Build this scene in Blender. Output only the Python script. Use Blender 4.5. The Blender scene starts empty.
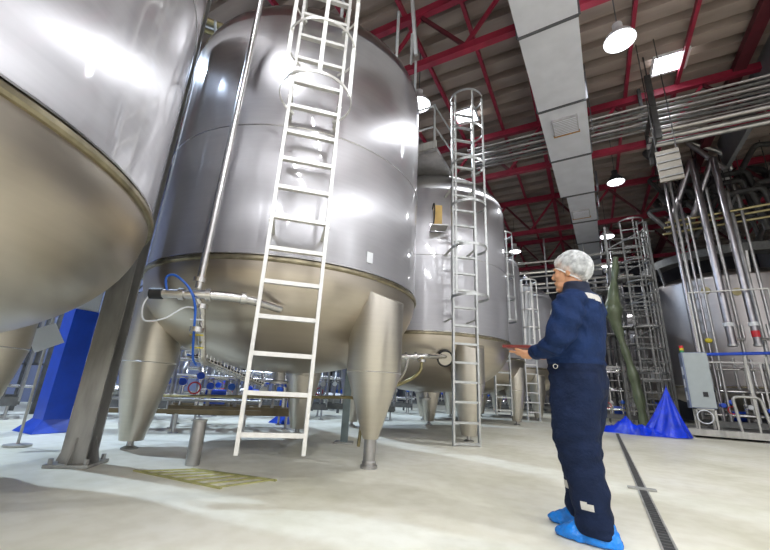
import bpy, bmesh, math, random
import numpy as np
from mathutils import Vector, Matrix, noise
random.seed(7)
scn = bpy.context.scene
COL = scn.collection
PI = math.pi
def rad(a): return a * PI / 180.0

# ------------------------------------------------------------------ materials
def new_mat(name):
    m = bpy.data.materials.new(name); m.use_nodes = True
    nt = m.node_tree; b = nt.nodes['Principled BSDF']
    return m, nt, b
def nd(nt, t, **kw):
    n = nt.nodes.new(t)
    for k, v in kw.items(): setattr(n, k, v)
    return n
def ramp(nt, src, stops):
    r = nd(nt, 'ShaderNodeValToRGB'); e = r.color_ramp.elements
    while len(e) < len(stops): e.new(0.5)
    for el, (p, c) in zip(e, stops):
        el.position = p; el.color = (c[0], c[1], c[2], 1)
    nt.links.new(src, r.inputs[0]); return r.outputs[0]
def mat(name, col, rough=0.5, metal=0.0, var=0.12, scale=6.0, bump=0.0, bscale=40.0, stretch=(1, 1, 1), rvar=0.0, coat=0.0, spec=None):
    m, nt, b = new_mat(name)
    tc = nd(nt, 'ShaderNodeTexCoord'); mp = nd(nt, 'ShaderNodeMapping')
    mp.inputs['Scale'].default_value = stretch
    nt.links.new(tc.outputs['Object'], mp.inputs[0])
    n = nd(nt, 'ShaderNodeTexNoise'); n.inputs['Scale'].default_value = scale; n.inputs['Detail'].default_value = 5
    nt.links.new(mp.outputs[0], n.inputs['Vector'])
    lo = [max(0, c * (1 - var)) for c in col]; hi = [min(1, c * (1 + var)) for c in col]
    nt.links.new(ramp(nt, n.outputs[0], [(0.3, lo), (0.7, hi)]), b.inputs['Base Color'])
    b.inputs['Metallic'].default_value = metal; b.inputs['Roughness'].default_value = rough
    if coat: b.inputs['Coat Weight'].default_value = coat
    if spec is not None: b.inputs['Specular IOR Level'].default_value = spec
    if rvar:
        r = ramp(nt, n.outputs[0], [(0.3, [max(0.02, rough - rvar)] * 3), (0.7, [min(1, rough + rvar)] * 3)])
        nt.links.new(r, b.inputs['Roughness'])
    if bump:
        n2 = nd(nt, 'ShaderNodeTexNoise'); n2.inputs['Scale'].default_value = bscale; n2.inputs['Detail'].default_value = 4
        nt.links.new(mp.outputs[0], n2.inputs['Vector'])
        bp = nd(nt, 'ShaderNodeBump'); bp.inputs['Strength'].default_value = bump; bp.inputs['Distance'].default_value = 0.02
        nt.links.new(n2.outputs[0], bp.inputs['Height']); nt.links.new(bp.outputs[0], b.inputs['Normal'])
    return m
def tank_mat(name, col, rough, aniso, coat=0.0):
    # brushed stainless sheet: fine horizontal brushing, rolled-sheet courses, faint smudges
    m, nt, b = new_mat(name)
    tc = nd(nt, 'ShaderNodeTexCoord')
    mp = nd(nt, 'ShaderNodeMapping'); mp.inputs['Scale'].default_value = (1, 1, 14)
    nt.links.new(tc.outputs['Object'], mp.inputs[0])
    n = nd(nt, 'ShaderNodeTexNoise'); n.inputs['Scale'].default_value = 2.2; n.inputs['Detail'].default_value = 6
    nt.links.new(mp.outputs[0], n.inputs['Vector'])
    n2 = nd(nt, 'ShaderNodeTexNoise'); n2.inputs['Scale'].default_value = 1.3; n2.inputs['Detail'].default_value = 4
    nt.links.new(tc.outputs['Object'], n2.inputs['Vector'])
    mx = nd(nt, 'ShaderNodeMix'); mx.data_type = 'FLOAT'; mx.inputs[0].default_value = 0.5
    nt.links.new(n.outputs[0], mx.inputs[2]); nt.links.new(n2.outputs[0], mx.inputs[3])
    nt.links.new(ramp(nt, mx.outputs[0], [(0.3, [c * 0.93 for c in col]), (0.7, [min(1, c * 1.05) for c in col])]), b.inputs['Base Color'])
    nt.links.new(ramp(nt, mx.outputs[0], [(0.3, [rough - 0.02] * 3), (0.7, [rough + 0.03] * 3)]), b.inputs['Roughness'])
    b.inputs['Metallic'].default_value = 1.0; b.inputs['Coat Weight'].default_value = coat; b.inputs['Coat Roughness'].default_value = 0.05; b.inputs['Coat IOR'].default_value = 2.0
    b.inputs['Anisotropic'].default_value = aniso; b.inputs['Anisotropic Rotation'].default_value = 0.0
    tg = nd(nt, 'ShaderNodeTangent'); tg.direction_type = 'RADIAL'; tg.axis = 'Z'
    nt.links.new(tg.outputs[0], b.inputs['Tangent'])
    n3 = nd(nt, 'ShaderNodeTexNoise'); n3.inputs['Scale'].default_value = 1.6; n3.inputs['Detail'].default_value = 2
    nt.links.new(tc.outputs['Object'], n3.inputs['Vector'])
    bp = nd(nt, 'ShaderNodeBump'); bp.inputs['Strength'].default_value = 0.03; bp.inputs['Distance'].default_value = 0.05
    nt.links.new(n3.outputs[0], bp.inputs['Height']); nt.links.new(bp.outputs[0], b.inputs['Normal'])
    return m
def emit(name, col, s):
    m = bpy.data.materials.new(name); m.use_nodes = True; nt = m.node_tree
    for n in list(nt.nodes): nt.nodes.remove(n)
    o = nd(nt, 'ShaderNodeOutputMaterial'); e = nd(nt, 'ShaderNodeEmission')
    e.inputs[0].default_value = (*col, 1); e.inputs[1].default_value = s
    nt.links.new(e.outputs[0], o.inputs[0]); return m

M = {}
M['tank'] = tank_mat('brushed_stainless', (0.48, 0.47, 0.485), 0.34, 1.0, 1.0)
M['dish'] = tank_mat('satin_stainless_dish', (0.56, 0.50, 0.42), 0.33, 0.2)
M['leg'] = tank_mat('satin_stainless_leg', (0.60, 0.56, 0.49), 0.36, 0.2)
M['oldtank'] = tank_mat('aged_stainless', (0.40, 0.37, 0.36), 0.36, 0.3)
M['band'] = mat('seam_band_steel', (0.33, 0.29, 0.20), 0.35, 1.0, 0.3, 9)
M['weld'] = mat('weld_bead_steel', (0.72, 0.72, 0.74), 0.22, 1.0, 0.1, 20)
M['pipe'] = mat('polished_pipe_steel', (0.68, 0.67, 0.66), 0.22, 1.0, 0.08, 12)
M['dullpipe'] = mat('dull_pipe_steel', (0.45, 0.44, 0.43), 0.42, 1.0, 0.15, 8)
M['rackpipe'] = mat('rack_pipe_steel', (0.34, 0.32, 0.31), 0.3, 1.0, 0.12, 9)
M['darkpipe'] = mat('dark_lagged_pipe', (0.055, 0.053, 0.052), 0.55, 0.2, 0.3, 7)
M['yellowpipe'] = mat('tarnished_yellow_pipe', (0.34, 0.29, 0.15), 0.4, 0.8, 0.2, 8)
M['ladder'] = mat('pale_ladder_alloy', (0.80, 0.79, 0.76), 0.38, 0.55, 0.08, 14)
M['ladder_dull'] = mat('dull_ladder_steel', (0.52, 0.53, 0.52), 0.42, 0.8, 0.12, 12)
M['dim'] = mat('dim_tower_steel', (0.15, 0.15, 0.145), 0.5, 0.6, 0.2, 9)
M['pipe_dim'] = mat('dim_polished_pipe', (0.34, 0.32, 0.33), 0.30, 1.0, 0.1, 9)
M['galv'] = mat('galvanised_column_steel', (0.46, 0.45, 0.42), 0.42, 0.45, 0.25, 7, 0.1, 30, (1, 1, .2))
M['colsteel'] = mat('streaked_column_steel', (0.34, 0.33, 0.31), 0.38, 0.6, 0.4, 7, 0.1, 30, (1, 1, .2))
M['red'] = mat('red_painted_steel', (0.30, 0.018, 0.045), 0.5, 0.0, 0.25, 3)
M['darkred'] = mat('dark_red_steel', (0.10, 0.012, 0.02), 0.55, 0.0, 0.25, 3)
M['roof'] = mat('ribbed_roof_deck', (0.36, 0.29, 0.25), 0.65, 0.1, 0.22, 1.2, stretch=(0.5, 2, 1))
M['wall'] = mat('cold_store_wall_panel', (0.15, 0.17, 0.27), 0.6, 0.0, 0.1, 1.5)
M['darkwall'] = mat('dark_hall_cladding', (0.10, 0.10, 0.115), 0.7, 0.0, 0.2, 1.0)
M['palewall'] = mat('pale_wall_panel', (0.74, 0.73, 0.74), 0.6, 0.0, 0.08, 1.0)
M['wallgrey'] = mat('clerestory_grey_panel', (0.20, 0.20, 0.21), 0.6, 0.0, 0.15, 2.0)
M['duct'] = mat('duct_sheet_metal', (0.76, 0.76, 0.83), 0.42, 0.0, 0.06, 2.5)
M['ductseam'] = mat('duct_flange_dark', (0.10, 0.10, 0.11), 0.6)
M['grille'] = mat('duct_grille_plate', (0.50, 0.48, 0.50), 0.5)
M['rust'] = mat('rust_orange_grille_rim', (0.45, 0.22, 0.06), 0.6, 0, 0.4, 20)
M['blackm'] = mat('black_metal', (0.02, 0.02, 0.022), 0.5)
M['blue'] = mat('bright_blue_paint', (0.012, 0.075, 0.58), 0.4, 0.0, 0.15, 4)
M['bluehose'] = mat('blue_hose_rubber', (0.02, 0.12, 0.55), 0.4)
M['tarp'] = mat('blue_tarpaulin', (0.006, 0.045, 0.72), 0.28, 0.0, 0.25, 5, 0.8, 11)
M['white'] = mat('white_paint', (0.80, 0.81, 0.83), 0.5, 0, 0.04)
M['cream'] = mat('cream_paint', (0.46, 0.49, 0.44), 0.55)
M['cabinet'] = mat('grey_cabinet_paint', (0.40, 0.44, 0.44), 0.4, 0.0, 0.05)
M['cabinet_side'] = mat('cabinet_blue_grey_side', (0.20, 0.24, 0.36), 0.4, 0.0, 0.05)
M['paper'] = mat('white_paper', (0.82, 0.84, 0.88), 0.7, 0, 0.03)
M['rubber'] = mat('black_rubber', (0.018, 0.018, 0.018), 0.6)
M['yellow'] = mat('yellow_enamel', (0.75, 0.62, 0.04), 0.4)
M['redp'] = mat('red_enamel', (0.62, 0.02, 0.03), 0.35)
M['green'] = mat('green_enamel', (0.05, 0.30, 0.12), 0.35)
M['cyan'] = mat('cyan_plastic', (0.02, 0.35, 0.55), 0.4)
M['amber'] = mat('yellow_orange_plate', (0.75, 0.50, 0.16), 0.5)

def floor_mat():
    m, nt, b = new_mat('cream_epoxy_floor')
    tc = nd(nt, 'ShaderNodeTexCoord')
    n = nd(nt, 'ShaderNodeTexNoise'); n.inputs['Scale'].default_value = 0.55; n.inputs['Detail'].default_value = 7; n.inputs['Roughness'].default_value = 0.6
    nt.links.new(tc.outputs['Object'], n.inputs['Vector'])
    c1 = ramp(nt, n.outputs[0], [(0.30, (0.70, 0.67, 0.50)), (0.48, (0.86, 0.83, 0.69)), (0.70, (0.93, 0.91, 0.82))])
    n2 = nd(nt, 'ShaderNodeTexNoise'); n2.inputs['Scale'].default_value = 7; n2.inputs['Detail'].default_value = 8
    nt.links.new(tc.outputs['Object'], n2.inputs['Vector'])
    c2 = ramp(nt, n2.outputs[0], [(0.35, (0.90, 0.89, 0.86)), (0.6, (1, 1, 1))])
    mx = nd(nt, 'ShaderNodeMix'); mx.data_type = 'RGBA'; mx.blend_type = 'MULTIPLY'; mx.inputs[0].default_value = 0.8
    nt.links.new(c1, mx.inputs[6]); nt.links.new(c2, mx.inputs[7])
    nt.links.new(mx.outputs[2], b.inputs['Base Color'])
    nt.links.new(ramp(nt, n.outputs[0], [(0.3, [0.32] * 3), (0.7, [0.55] * 3)]), b.inputs['Roughness'])
    b.inputs['Specular IOR Level'].default_value = 0.35
    return m
M['floor'] = floor_mat()

# ------------------------------------------------------------------ mesh builder
def vn(v):
    v = np.array(v, float); l = np.linalg.norm(v); return v / l if l > 1e-12 else v
class MB:
    def __init__(s): s.v = []; s.f = []; s.mi = []; s.cur = 0
    def add(s, vs, fs):
        o = len(s.v); s.v += [tuple(map(float, p)) for p in vs]
        for f in fs: s.f.append([i + o for i in f]); s.mi.append(s.cur)
        return s
    def box(s, c, d, rz=0.0, R=None):
        x, y, z = [k / 2 for k in d]
        P = np.array([(-x, -y, -z), (x, -y, -z), (x, y, -z), (-x, y, -z), (-x, -y, z), (x, -y, z), (x, y, z), (-x, y, z)])
        if R is None:
            cs, sn = math.cos(rz), math.sin(rz); R = np.array([[cs, -sn, 0], [sn, cs, 0], [0, 0, 1]])
        P = P @ np.array(R).T + np.array(c)
        return s.add(P, [(0, 3, 2, 1), (4, 5, 6, 7), (0, 1, 5, 4), (1, 2, 6, 5), (2, 3, 7, 6), (3, 0, 4, 7)])
    def bar(s, a, b, w, h, up=(0, 0, 1)):
        a = np.array(a, float); b = np.array(b, float); d = vn(b - a); up = np.array(up, float)
        if abs(d @ up) > 0.98: up = np.array([0, 1.0, 0])
        X = vn(np.cross(d, up)); Z = np.cross(X, d)
        return s.box((a + b) / 2, (w, np.linalg.norm(b - a), h), R=np.array([X, d, Z]).T)
    def tube(s, pts, r, n=10, cap=True, closed=False):
        P = [np.array(p, float) for p in pts]; k = len(P)
        rs = list(r) if hasattr(r, '__len__') else [r] * k
        T = []
        for i in range(k):
            if closed: t = P[(i + 1) % k] - P[i - 1]
            else: t = P[min(i + 1, k - 1)] - P[max(i - 1, 0)]
            T.append(vn(t))
        ref = np.array([0, 0, 1.0]) if abs(T[0][2]) < 0.9 else np.array([1.0, 0, 0])
        N = vn(np.cross(T[0], ref)); vs = []
        for i in range(k):
            N = vn(N - T[i] * (N @ T[i])); B = np.cross(T[i], N)
            for j in range(n):
                a = 2 * PI * j / n; vs.append(P[i] + rs[i] * (math.cos(a) * N + math.sin(a) * B))
        fs = []
        for i in range(k if closed else k - 1):
            i2 = (i + 1) % k
            for j in range(n): fs.append((i * n + j, i * n + (j + 1) % n, i2 * n + (j + 1) % n, i2 * n + j))
        if cap and not closed: fs.append(tuple(range(n))[::-1]); fs.append(tuple((k - 1) * n + j for j in range(n)))
        return s.add(vs, fs)
    def lathe(s, prof, c=(0, 0, 0), n=48, axis=None):
        vs = []; fs = []; k = len(prof); ring = []
        for r, z in prof:
            if r < 1e-5: ring.append([len(vs)]); vs.append((0, 0, z))
            else:
                ring.append(list(range(len(vs), len(vs) + n)))
                for j in range(n): a = 2 * PI * j / n; vs.append((r * math.cos(a), r * math.sin(a), z))
        for i in range(k - 1):
            A, B = ring[i], ring[i + 1]
            if len(A) == 1 and len(B) == 1: continue
            for j in range(n):
                j2 = (j + 1) % n
                if len(A) == 1: fs.append((A[0], B[j2], B[j]))
                elif len(B) == 1: fs.append((A[j], A[j2], B[0]))
                else: fs.append((A[j], A[j2], B[j2], B[j]))
        V = np.array(vs)
        if axis is not None:
            Z = vn(axis); X = vn(np.cross(Z, (0, 0, 1.0) if abs(Z[2]) < .9 else (1.0, 0, 0))); Y = np.cross(Z, X)
            V = V @ np.array([X, Y, Z])
        return s.add(V + np.array(c), fs)
    def ring(s, c, R, r, n=48, m=8, normal=(0, 0, 1), a0=0, a1=2 * PI):
        Z = vn(normal); X = vn(np.cross(Z, (0, 0, 1.0) if abs(Z[2]) < .9 else (0, 1.0, 0))); Y = np.cross(Z, X)
        full = abs(a1 - a0 - 2 * PI) < 1e-6; k = n if full else n + 1
        pts = [np.array(c) + R * (math.cos(a0 + (a1 - a0) * i / n) * X + math.sin(a0 + (a1 - a0) * i / n) * Y) for i in range(k)]
        return s.tube(pts, r, m, closed=full)
    def sphere(s, c, d, n=12, m=8):
        prof = [(math.sin(PI * i / m), -math.cos(PI * i / m)) for i in range(m + 1)]
        t = MB().lathe(prof, n=n); return s.add(np.array(t.v) * np.array(d) + np.array(c), t.f)
    def quad(s, a, b, c, d): return s.add([a, b, c, d], [(0, 1, 2, 3)])

def spline(pts, k=8):
    P = [np.array(p, float) for p in pts]; out = []
    for i in range(len(P) - 1):
        p0, p1, p2, p3 = P[max(i - 1, 0)], P[i], P[i + 1], P[min(i + 2, len(P) - 1)]
        for j in range(k):
            t = j / k
            out.append(0.5 * (2 * p1 + (p2 - p0) * t + (2 * p0 - 5 * p1 + 4 * p2 - p3) * t * t + (3 * p1 - p0 - 3 * p2 + p3) * t ** 3))
    out.append(P[-1]); return out
def elbow(pts, rb=0.08, k=5):      # polyline with rounded corners
    P = [np.array(p, float) for p in pts]; out = [P[0]]
    for i in range(1, len(P) - 1):
        a, b, c = P[i - 1], P[i], P[i + 1]
        r = min(rb, np.linalg.norm(a - b) * .45, np.linalg.norm(c - b) * .45)
        p, q = b + vn(a - b) * r, b + vn(c - b) * r
        for j in range(k + 1):
            t = j / k; out.append((1 - t) ** 2 * p + 2 * t * (1 - t) * b + t * t * q)
    out.append(P[-1]); return out

# ------------------------------------------------------------------ scene graph helpers
def setp(o, label=None, cat=None, group=None, kind=None):
    if label: o['label'] = label
    if cat: o['category'] = cat
    if group: o['group'] = group
    if kind: o['kind'] = kind
    return o
def root_off(p):
    off = np.zeros(3)
    while p is not None: off += np.array(p.location); p = p.parent
    return off
def link_mesh(name, vs, fs, m, parent=None, base=None, mi=None, sharp=38):
    me = bpy.data.meshes.new(name)
    V = np.array(vs, float)
    if parent is not None: off = root_off(parent)
    elif base is not None: off = np.array(base, float)
    else:
        off = np.array([(V[:, 0].min() + V[:, 0].max()) / 2, (V[:, 1].min() + V[:, 1].max()) / 2, V[:, 2].min()])
    me.from_pydata((V - off).tolist(), [], fs)
    for mm in (m if isinstance(m, (list, tuple)) else [m]): me.materials.append(mm)
    if mi: me.polygons.foreach_set('material_index', mi)
    me.polygons.foreach_set('use_smooth', [True] * len(me.polygons))
    me.update(); me.set_sharp_from_angle(angle=rad(sharp))
    o = bpy.data.objects.new(name, me); COL.objects.link(o)
    if parent is not None: o.parent = parent
    else: o.location = off
    return o
def obj(name, mb, m, parent=None, base=None, **kw):
    return link_mesh(name, mb.v, mb.f, m, parent, base, mb.mi if isinstance(m, (list, tuple)) else None, **kw)
def thing(name, loc, label, cat, group=None):
    o = bpy.data.objects.new(name, None); COL.objects.link(o)
    o.empty_display_size = 0.1; o.location = loc
    return setp(o, label, cat, group)
def struct(name, mb, m, base=(0, 0, 0)): return setp(obj(name, mb, m, None, base), kind='structure')

# ------------------------------------------------------------------ camera
F, HC = 372.624, 0.75
yw, pt, rl = rad(28.657), rad(17.143), rad(-2.945)
Fv = Vector((-math.sin(yw) * math.cos(pt), math.cos(yw) * math.cos(pt), math.sin(pt)))
Xv = Vector((math.cos(yw), math.sin(yw), 0)); Uv = Xv.cross(Fv)
X2 = Xv * math.cos(rl) - Uv * math.sin(rl); U2 = Uv * math.cos(rl) + Xv * math.sin(rl)
cam = bpy.data.cameras.new('camera'); cam.sensor_width = 36; cam.lens = F * 36 / 770; cam.clip_end = 200
camo = bpy.data.objects.new('camera', cam); COL.objects.link(camo)
camo.matrix_world = Matrix(((X2.x, U2.x, -Fv.x, 0), (X2.y, U2.y, -Fv.y, 0), (X2.z, U2.z, -Fv.z, HC), (0, 0, 0, 1)))
scn.camera = camo

# ------------------------------------------------------------------ building shell
XL, XR, YN, YF, ZR = -13.0, 9.0, -8.0, 27.0, 9.25
struct('floor', MB().box(((XL + XR) / 2, (YN + YF) / 2, -0.1), (XR - XL, YF - YN, 0.2)), M['floor'])
mb = MB(); y = YN; prof = []
while y < YF + 0.3:                      # trapezoidal roof deck, ribs across the hall
    prof += [(y, 9.25), (y + 0.34, 9.25), (y + 0.35, 9.47), (y + 0.61, 9.47)]; y += 0.62
vs = []; fs = []
for (yy, zz) in prof:
    vs += [(XL - .1, yy, zz), (XR + .1, yy, zz), (XL - .1, yy, zz + .1), (XR + .1, yy, zz + .1)]
for i in range(len(prof) - 1):
    a = 4 * i; b = a + 4; fs += [(a, a + 1, b + 1, b), (a + 2, b + 2, b + 3, a + 3)]
struct('ceiling', mb.add(vs, fs), M['roof'])
struct('wall_left', MB().box((XL - .1, (YN + YF) / 2, 4.8), (.2, YF - YN + .4, 9.8)), M['wall'])
struct('wall_right', MB().box((XR + .1, (YN + YF) / 2, 4.8), (.2, YF - YN + .4, 9.8)), M['palewall'])
struct('wall_back', MB().box(((XL + XR) / 2, YF + .1, 4.8), (XR - XL, .2, 9.8)), M['darkwall'])
struct('wall_front', MB().box(((XL + XR) / 2, YN - .1, 4.8), (XR - XL, .2, 9.8)), M['palewall'])

struct('wall_upper_right', MB().box((4.62, 9.0, 8.72), (.12, 11.0, 1.06)), M['wallgrey'])
# red roof trusses (warren webs) across the hall
def truss(Y, label):
    t = thing('roof_truss', (0, Y, 7.5), label, 'truss', 'red roof trusses')
    obj('top_chord', MB().box(((XL + XR) / 2, Y, 9.0), (XR - XL, .14, .20)), M['red'], t)
    obj('bottom_chord', MB().box(((XL + XR) / 2, Y, 7.5), (XR - XL, .14, .16)), M['red'], t)
    x = -7.6; k = 0
    while x < 8.6:
        zt, zb = (8.9, 7.58)
        a, b = ((x, Y, zb), (x + 1.0, Y, zt)) if k % 2 == 0 else ((x, Y, zt), (x + 1.0, Y, zb))
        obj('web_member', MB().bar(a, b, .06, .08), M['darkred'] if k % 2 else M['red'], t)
        x += 1.0; k += 1
for Y, lb in ((0.9, 'red steel roof truss above the camera'), (5.85, 'nearest red steel roof truss, crossing above the big central tank and duct'),
              (10.8, 'red steel roof truss behind the first square duct grille and the skylights'),
              (15.75, 'red steel roof truss over the third tank, with crossed webs beside the duct end'),
              (20.7, 'farthest red steel roof truss near the back of the hall')):
    truss(Y, lb)
for x, w, lb in ((-5.6, .07, 'red purlin leftmost above the tanks'), (-4.3, .07, 'red purlin above the central tank rim'), (-3.0, .08, 'thin red purlin left of the skylight above the second tank'),
              (-1.72, .08, 'thin red purlin passing right of the skylight above the caged ladder'), (-.62, .13, 'thick red purlin along the left edge of the duct'),
              (1.68, .08, 'thin red purlin beside the bright round ceiling lamp'), (2.88, .08, 'thin red purlin right of the square skylight'),
              (4.15, .26, 'heavy dark red beam at the upper right corner of the hall')):
    z = 9.14
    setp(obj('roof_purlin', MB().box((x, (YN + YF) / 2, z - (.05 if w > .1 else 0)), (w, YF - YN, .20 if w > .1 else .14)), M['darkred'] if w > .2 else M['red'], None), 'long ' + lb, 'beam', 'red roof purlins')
for (x, y, lb) in ((-2.72, 9.75, 'small bright square skylight above the second tank ladder'), (2.62, 10.0, 'bright square skylight right of the round ceiling lamp')):
    t = thing('skylight', (x, y, 9.2), lb, 'skylight', 'roof skylights')
    obj('frame', MB().box((x, y - .33, 9.24), (.78, .06, .06)).box((x, y + .33, 9.24), (.78, .06, .06)).box((x - .37, y, 9.24), (.06, .6, .06)).box((x + .37, y, 9.24), (.06, .6, .06)), M['white'], t)
    obj('pane', MB().box((x, y, 9.235), (.70, .62, .02)), emit('daylight_pane', (.86, .92, 1), 9), t)

# air duct
DX0, DY0, DX1, DY1, DZ = -.365, -2.0, .66, 21.5, 7.0
dv = vn((DX1 - DX0, DY1 - DY0, 0)); pv = np.array([dv[1], -dv[0], 0])
def dpt(y, lat, z): t = (y - DY0) / dv[1]; return np.array([DX0, DY0, 0]) + dv * t + pv * lat + np.array([0, 0, z])
t = thing('air_duct', (DX0, DY0, DZ), 'long pale grey rectangular air duct under the roof', 'duct')
obj('duct_body', MB().bar(dpt(-2, -.03, 7.35), dpt(12.1, -.03, 7.35), .98, .7).bar(dpt(12.1, .05, 7.36), dpt(21.5, .05, 7.36), .80, .68), M['duct'], t)
for k, y in enumerate((3.2, 5.6, 7.75, 9.9, 12.1, 14.3, 16.5, 18.7)):
    mb = MB()
    a = dpt(y, -.03 if y < 12 else .05, 0); hw = .49 if y < 12.2 else .41
    mb.bar(a + np.array([0, 0, 6.985]) - pv * (hw + .01), a + np.array([0, 0, 6.985]) + pv * (hw + .01), .045, .03)
    for q in (-1, 1): mb.bar(a + np.array([0, 0, 7.0]) + pv * (hw + .015) * q, a + np.array([0, 0, 7.71]) + pv * (hw + .015) * q, .045, .03)
    obj('flange', mb, M['ductseam'], t)
for y in (8.45, 13.55):
    g = obj('grille', MB().bar(dpt(y - .3, -.02, 6.975), dpt(y + .3, -.02, 6.975), .55, .05), M['grille'], t)
    mb = MB()
    for s in range(9): mb.bar(dpt(y - .25 + s * .0625, -.27, 6.945), dpt(y - .25 + s * .0625, .23, 6.945), .02, .014)
    obj('louvre', mb, M['duct'], g)
    obj('rim', MB().bar(dpt(y + .31, -.31, 6.97), dpt(y + .31, .27, 6.97), .05, .05), M['rust'], g)
for y in (4.4, 9.0, 13.3, 18.0):
    for s in (-1, 1):
        a = dpt(y, s * .54, 7.0); obj('hanger_rod', MB().tube([a, a + np.array([0, 0, 2.1])], .012, 6), M['ductseam'], t)

# ------------------------------------------------------------------ lamps
lens = emit('lamp_glow', (.93, .96, 1.0), 6)
def area(name, loc, size, power, col=(1, 1, 1), rot=(0, 0, 0), shape='DISK', sy=None):
    l = bpy.data.lights.new(name, 'AREA'); l.shape = shape; l.size = size
    if sy: l.size_y = sy
    l.energy = power; l.color = col
    o = bpy.data.objects.new(name, l); COL.objects.link(o); o.location = loc; o.rotation_euler = rot; return o
def high_bay(x, y, z, label, power, hood='grey', r=.26, col=(.94, .97, 1.0)):
    t = thing('high_bay_lamp', (x, y, z), label, 'lamp', 'round high bay lamps')
    obj('reflector', MB().lathe([(r + .015, 0), (r + .02, .02), (r * .9, .12), (r * .5, .24), (.09, .30), (.09, .42), (0, .43)], (x, y, z), 28), M['blackm'] if hood == 'black' else M['white'], t)
    obj('lens', MB().lathe([(0, .015), (r, .015), (r, .03), (0, .03)], (x, y, z), 28), lens, t)
    obj('hanging_rod', MB().tube([(x, y, z + .42), (x, y, 9.24)], .012, 6), M['ductseam'], t)
    if power: area('lamp_light', (x, y, z - .02), .22, power, col)
LP = 120
high_bay(1.16, 6.97, 7.5, 'bright round lamp hanging right of the duct, nearest and largest in view', LP)
high_bay(1.36, 12.7, 7.5, 'lamp with a dark cap hanging right of the duct below the pipe bundle', LP * .25, 'black', .24)
high_bay(-2.62, 17.9, 7.5, 'glaring small lamp over the far tank beside its ladder', LP)
high_bay(-3.07, 6.91, 7.5, 'white domed lamp peeking past the right rim of the central tank', LP * .3)
high_bay(1.25, 17.4, 7.5, 'small far lamp just right of the duct end', LP * .4)
high_bay(1.4, 21.6, 7.5, 'farthest small lamp seen low beside the duct', LP * .3)
def strip_light(a, b, z, label, power):
    a = np.array((*a, z)); b = np.array((*b, z)); d = vn(b - a); m_ = (a + b) / 2; L = np.linalg.norm(b - a)
    t = thing('strip_light', tuple(m_), label, 'lamp', 'fluorescent strip lights')
    obj('housing', MB().bar(a + [0, 0, .06], b + [0, 0, .06], .12, .06), M['white'], t)
    obj('tube', MB().tube([a + d * .04, b - d * .04], .022, 10), tube_glow, t)
    for p in (a + d * .3, b - d * .3): obj('hanging_rod', MB().tube([p + [0, 0, .08], p + [0, 0, 9.26 - z]], .01, 6), M['ductseam'], t)
    area('strip_glow', m_ - np.array((0, 0, .03)), L - .1, power, (.95, .97, 1), (0, 0, math.atan2(d[1], d[0])), 'RECTANGLE', .05)
tube_glow = emit('tube_glow', (.93, .96, 1.0), 24)
for (x0, x1, y, z, lb) in ((-3.6, -.6, -1.2, 7.6, 'above the corner tank, nearest row'), (1.0, 4.0, -1.2, 7.6, 'right of the camera, nearest row'),
                           (-3.6, -.6, -3.8, 7.6, 'behind the camera, middle row left'), (1.0, 4.0, -3.8, 7.6, 'behind the camera, middle row right'),
                           (-3.6, -.6, -6.6, 7.2, 'behind the camera, added at left to brighten the front wall'), (1.0, 4.0, -6.6, 7.2, 'behind the camera, added at right to brighten the front wall')):  # front-wall pair is added out of view to wash that wall with light
    strip_light((x0, y), (x1, y), z, 'fluorescent strip light across the hall ' + lb, 105)
strip_light((-6.6, 6.9), (-3.7, 6.9), 7.4, 'fluorescent strip light hidden behind the top of the central tank', 45)
high_bay(7.2, -3.5, 7.5, 'added unseen lamp behind the camera, brightening the right wall', LP * 1.6)  # two added lamps, out of view, lift the right wall the tanks reflect
high_bay(7.2, 2.5, 7.5, 'added unseen lamp beside the camera, brightening the right wall', LP * 1.6)
high_bay(-7.4, 1.2, 7.5, 'lamp behind the left foreground tank', LP * 3, col=(.62, .78, 1))
high_bay(-7.6, 7.4, 7.5, 'lamp above the pipework behind the central tank', LP * 3, col=(.62, .78, 1))
high_bay(-7.6, 14.0, 7.5, 'lamp above the pipework behind the far tanks', LP * 2.5, col=(.62, .78, 1))


world = bpy.data.worlds.new('hall_air'); scn.world = world; world.use_nodes = True
world.node_tree.nodes['Background'].inputs[0].default_value = (.55, .6, .75, 1)
world.node_tree.nodes['Background'].inputs[1].default_value = 0.13
scn.view_settings.view_transform = 'Standard'; scn.view_settings.look = 'None'; scn.view_settings.gamma = 1; scn.view_settings.use_curve_mapping = False
scn.view_settings.exposure = 0.42
scn.cycles.max_bounces = 8; scn.cycles.diffuse_bounces = 4; scn.cycles.glossy_bounces = 5
scn.cycles.caustics_reflective = False; scn.cycles.caustics_refractive = False
scn.cycles.use_denoising = True; scn.cycles.sample_clamp_indirect = 6

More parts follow.
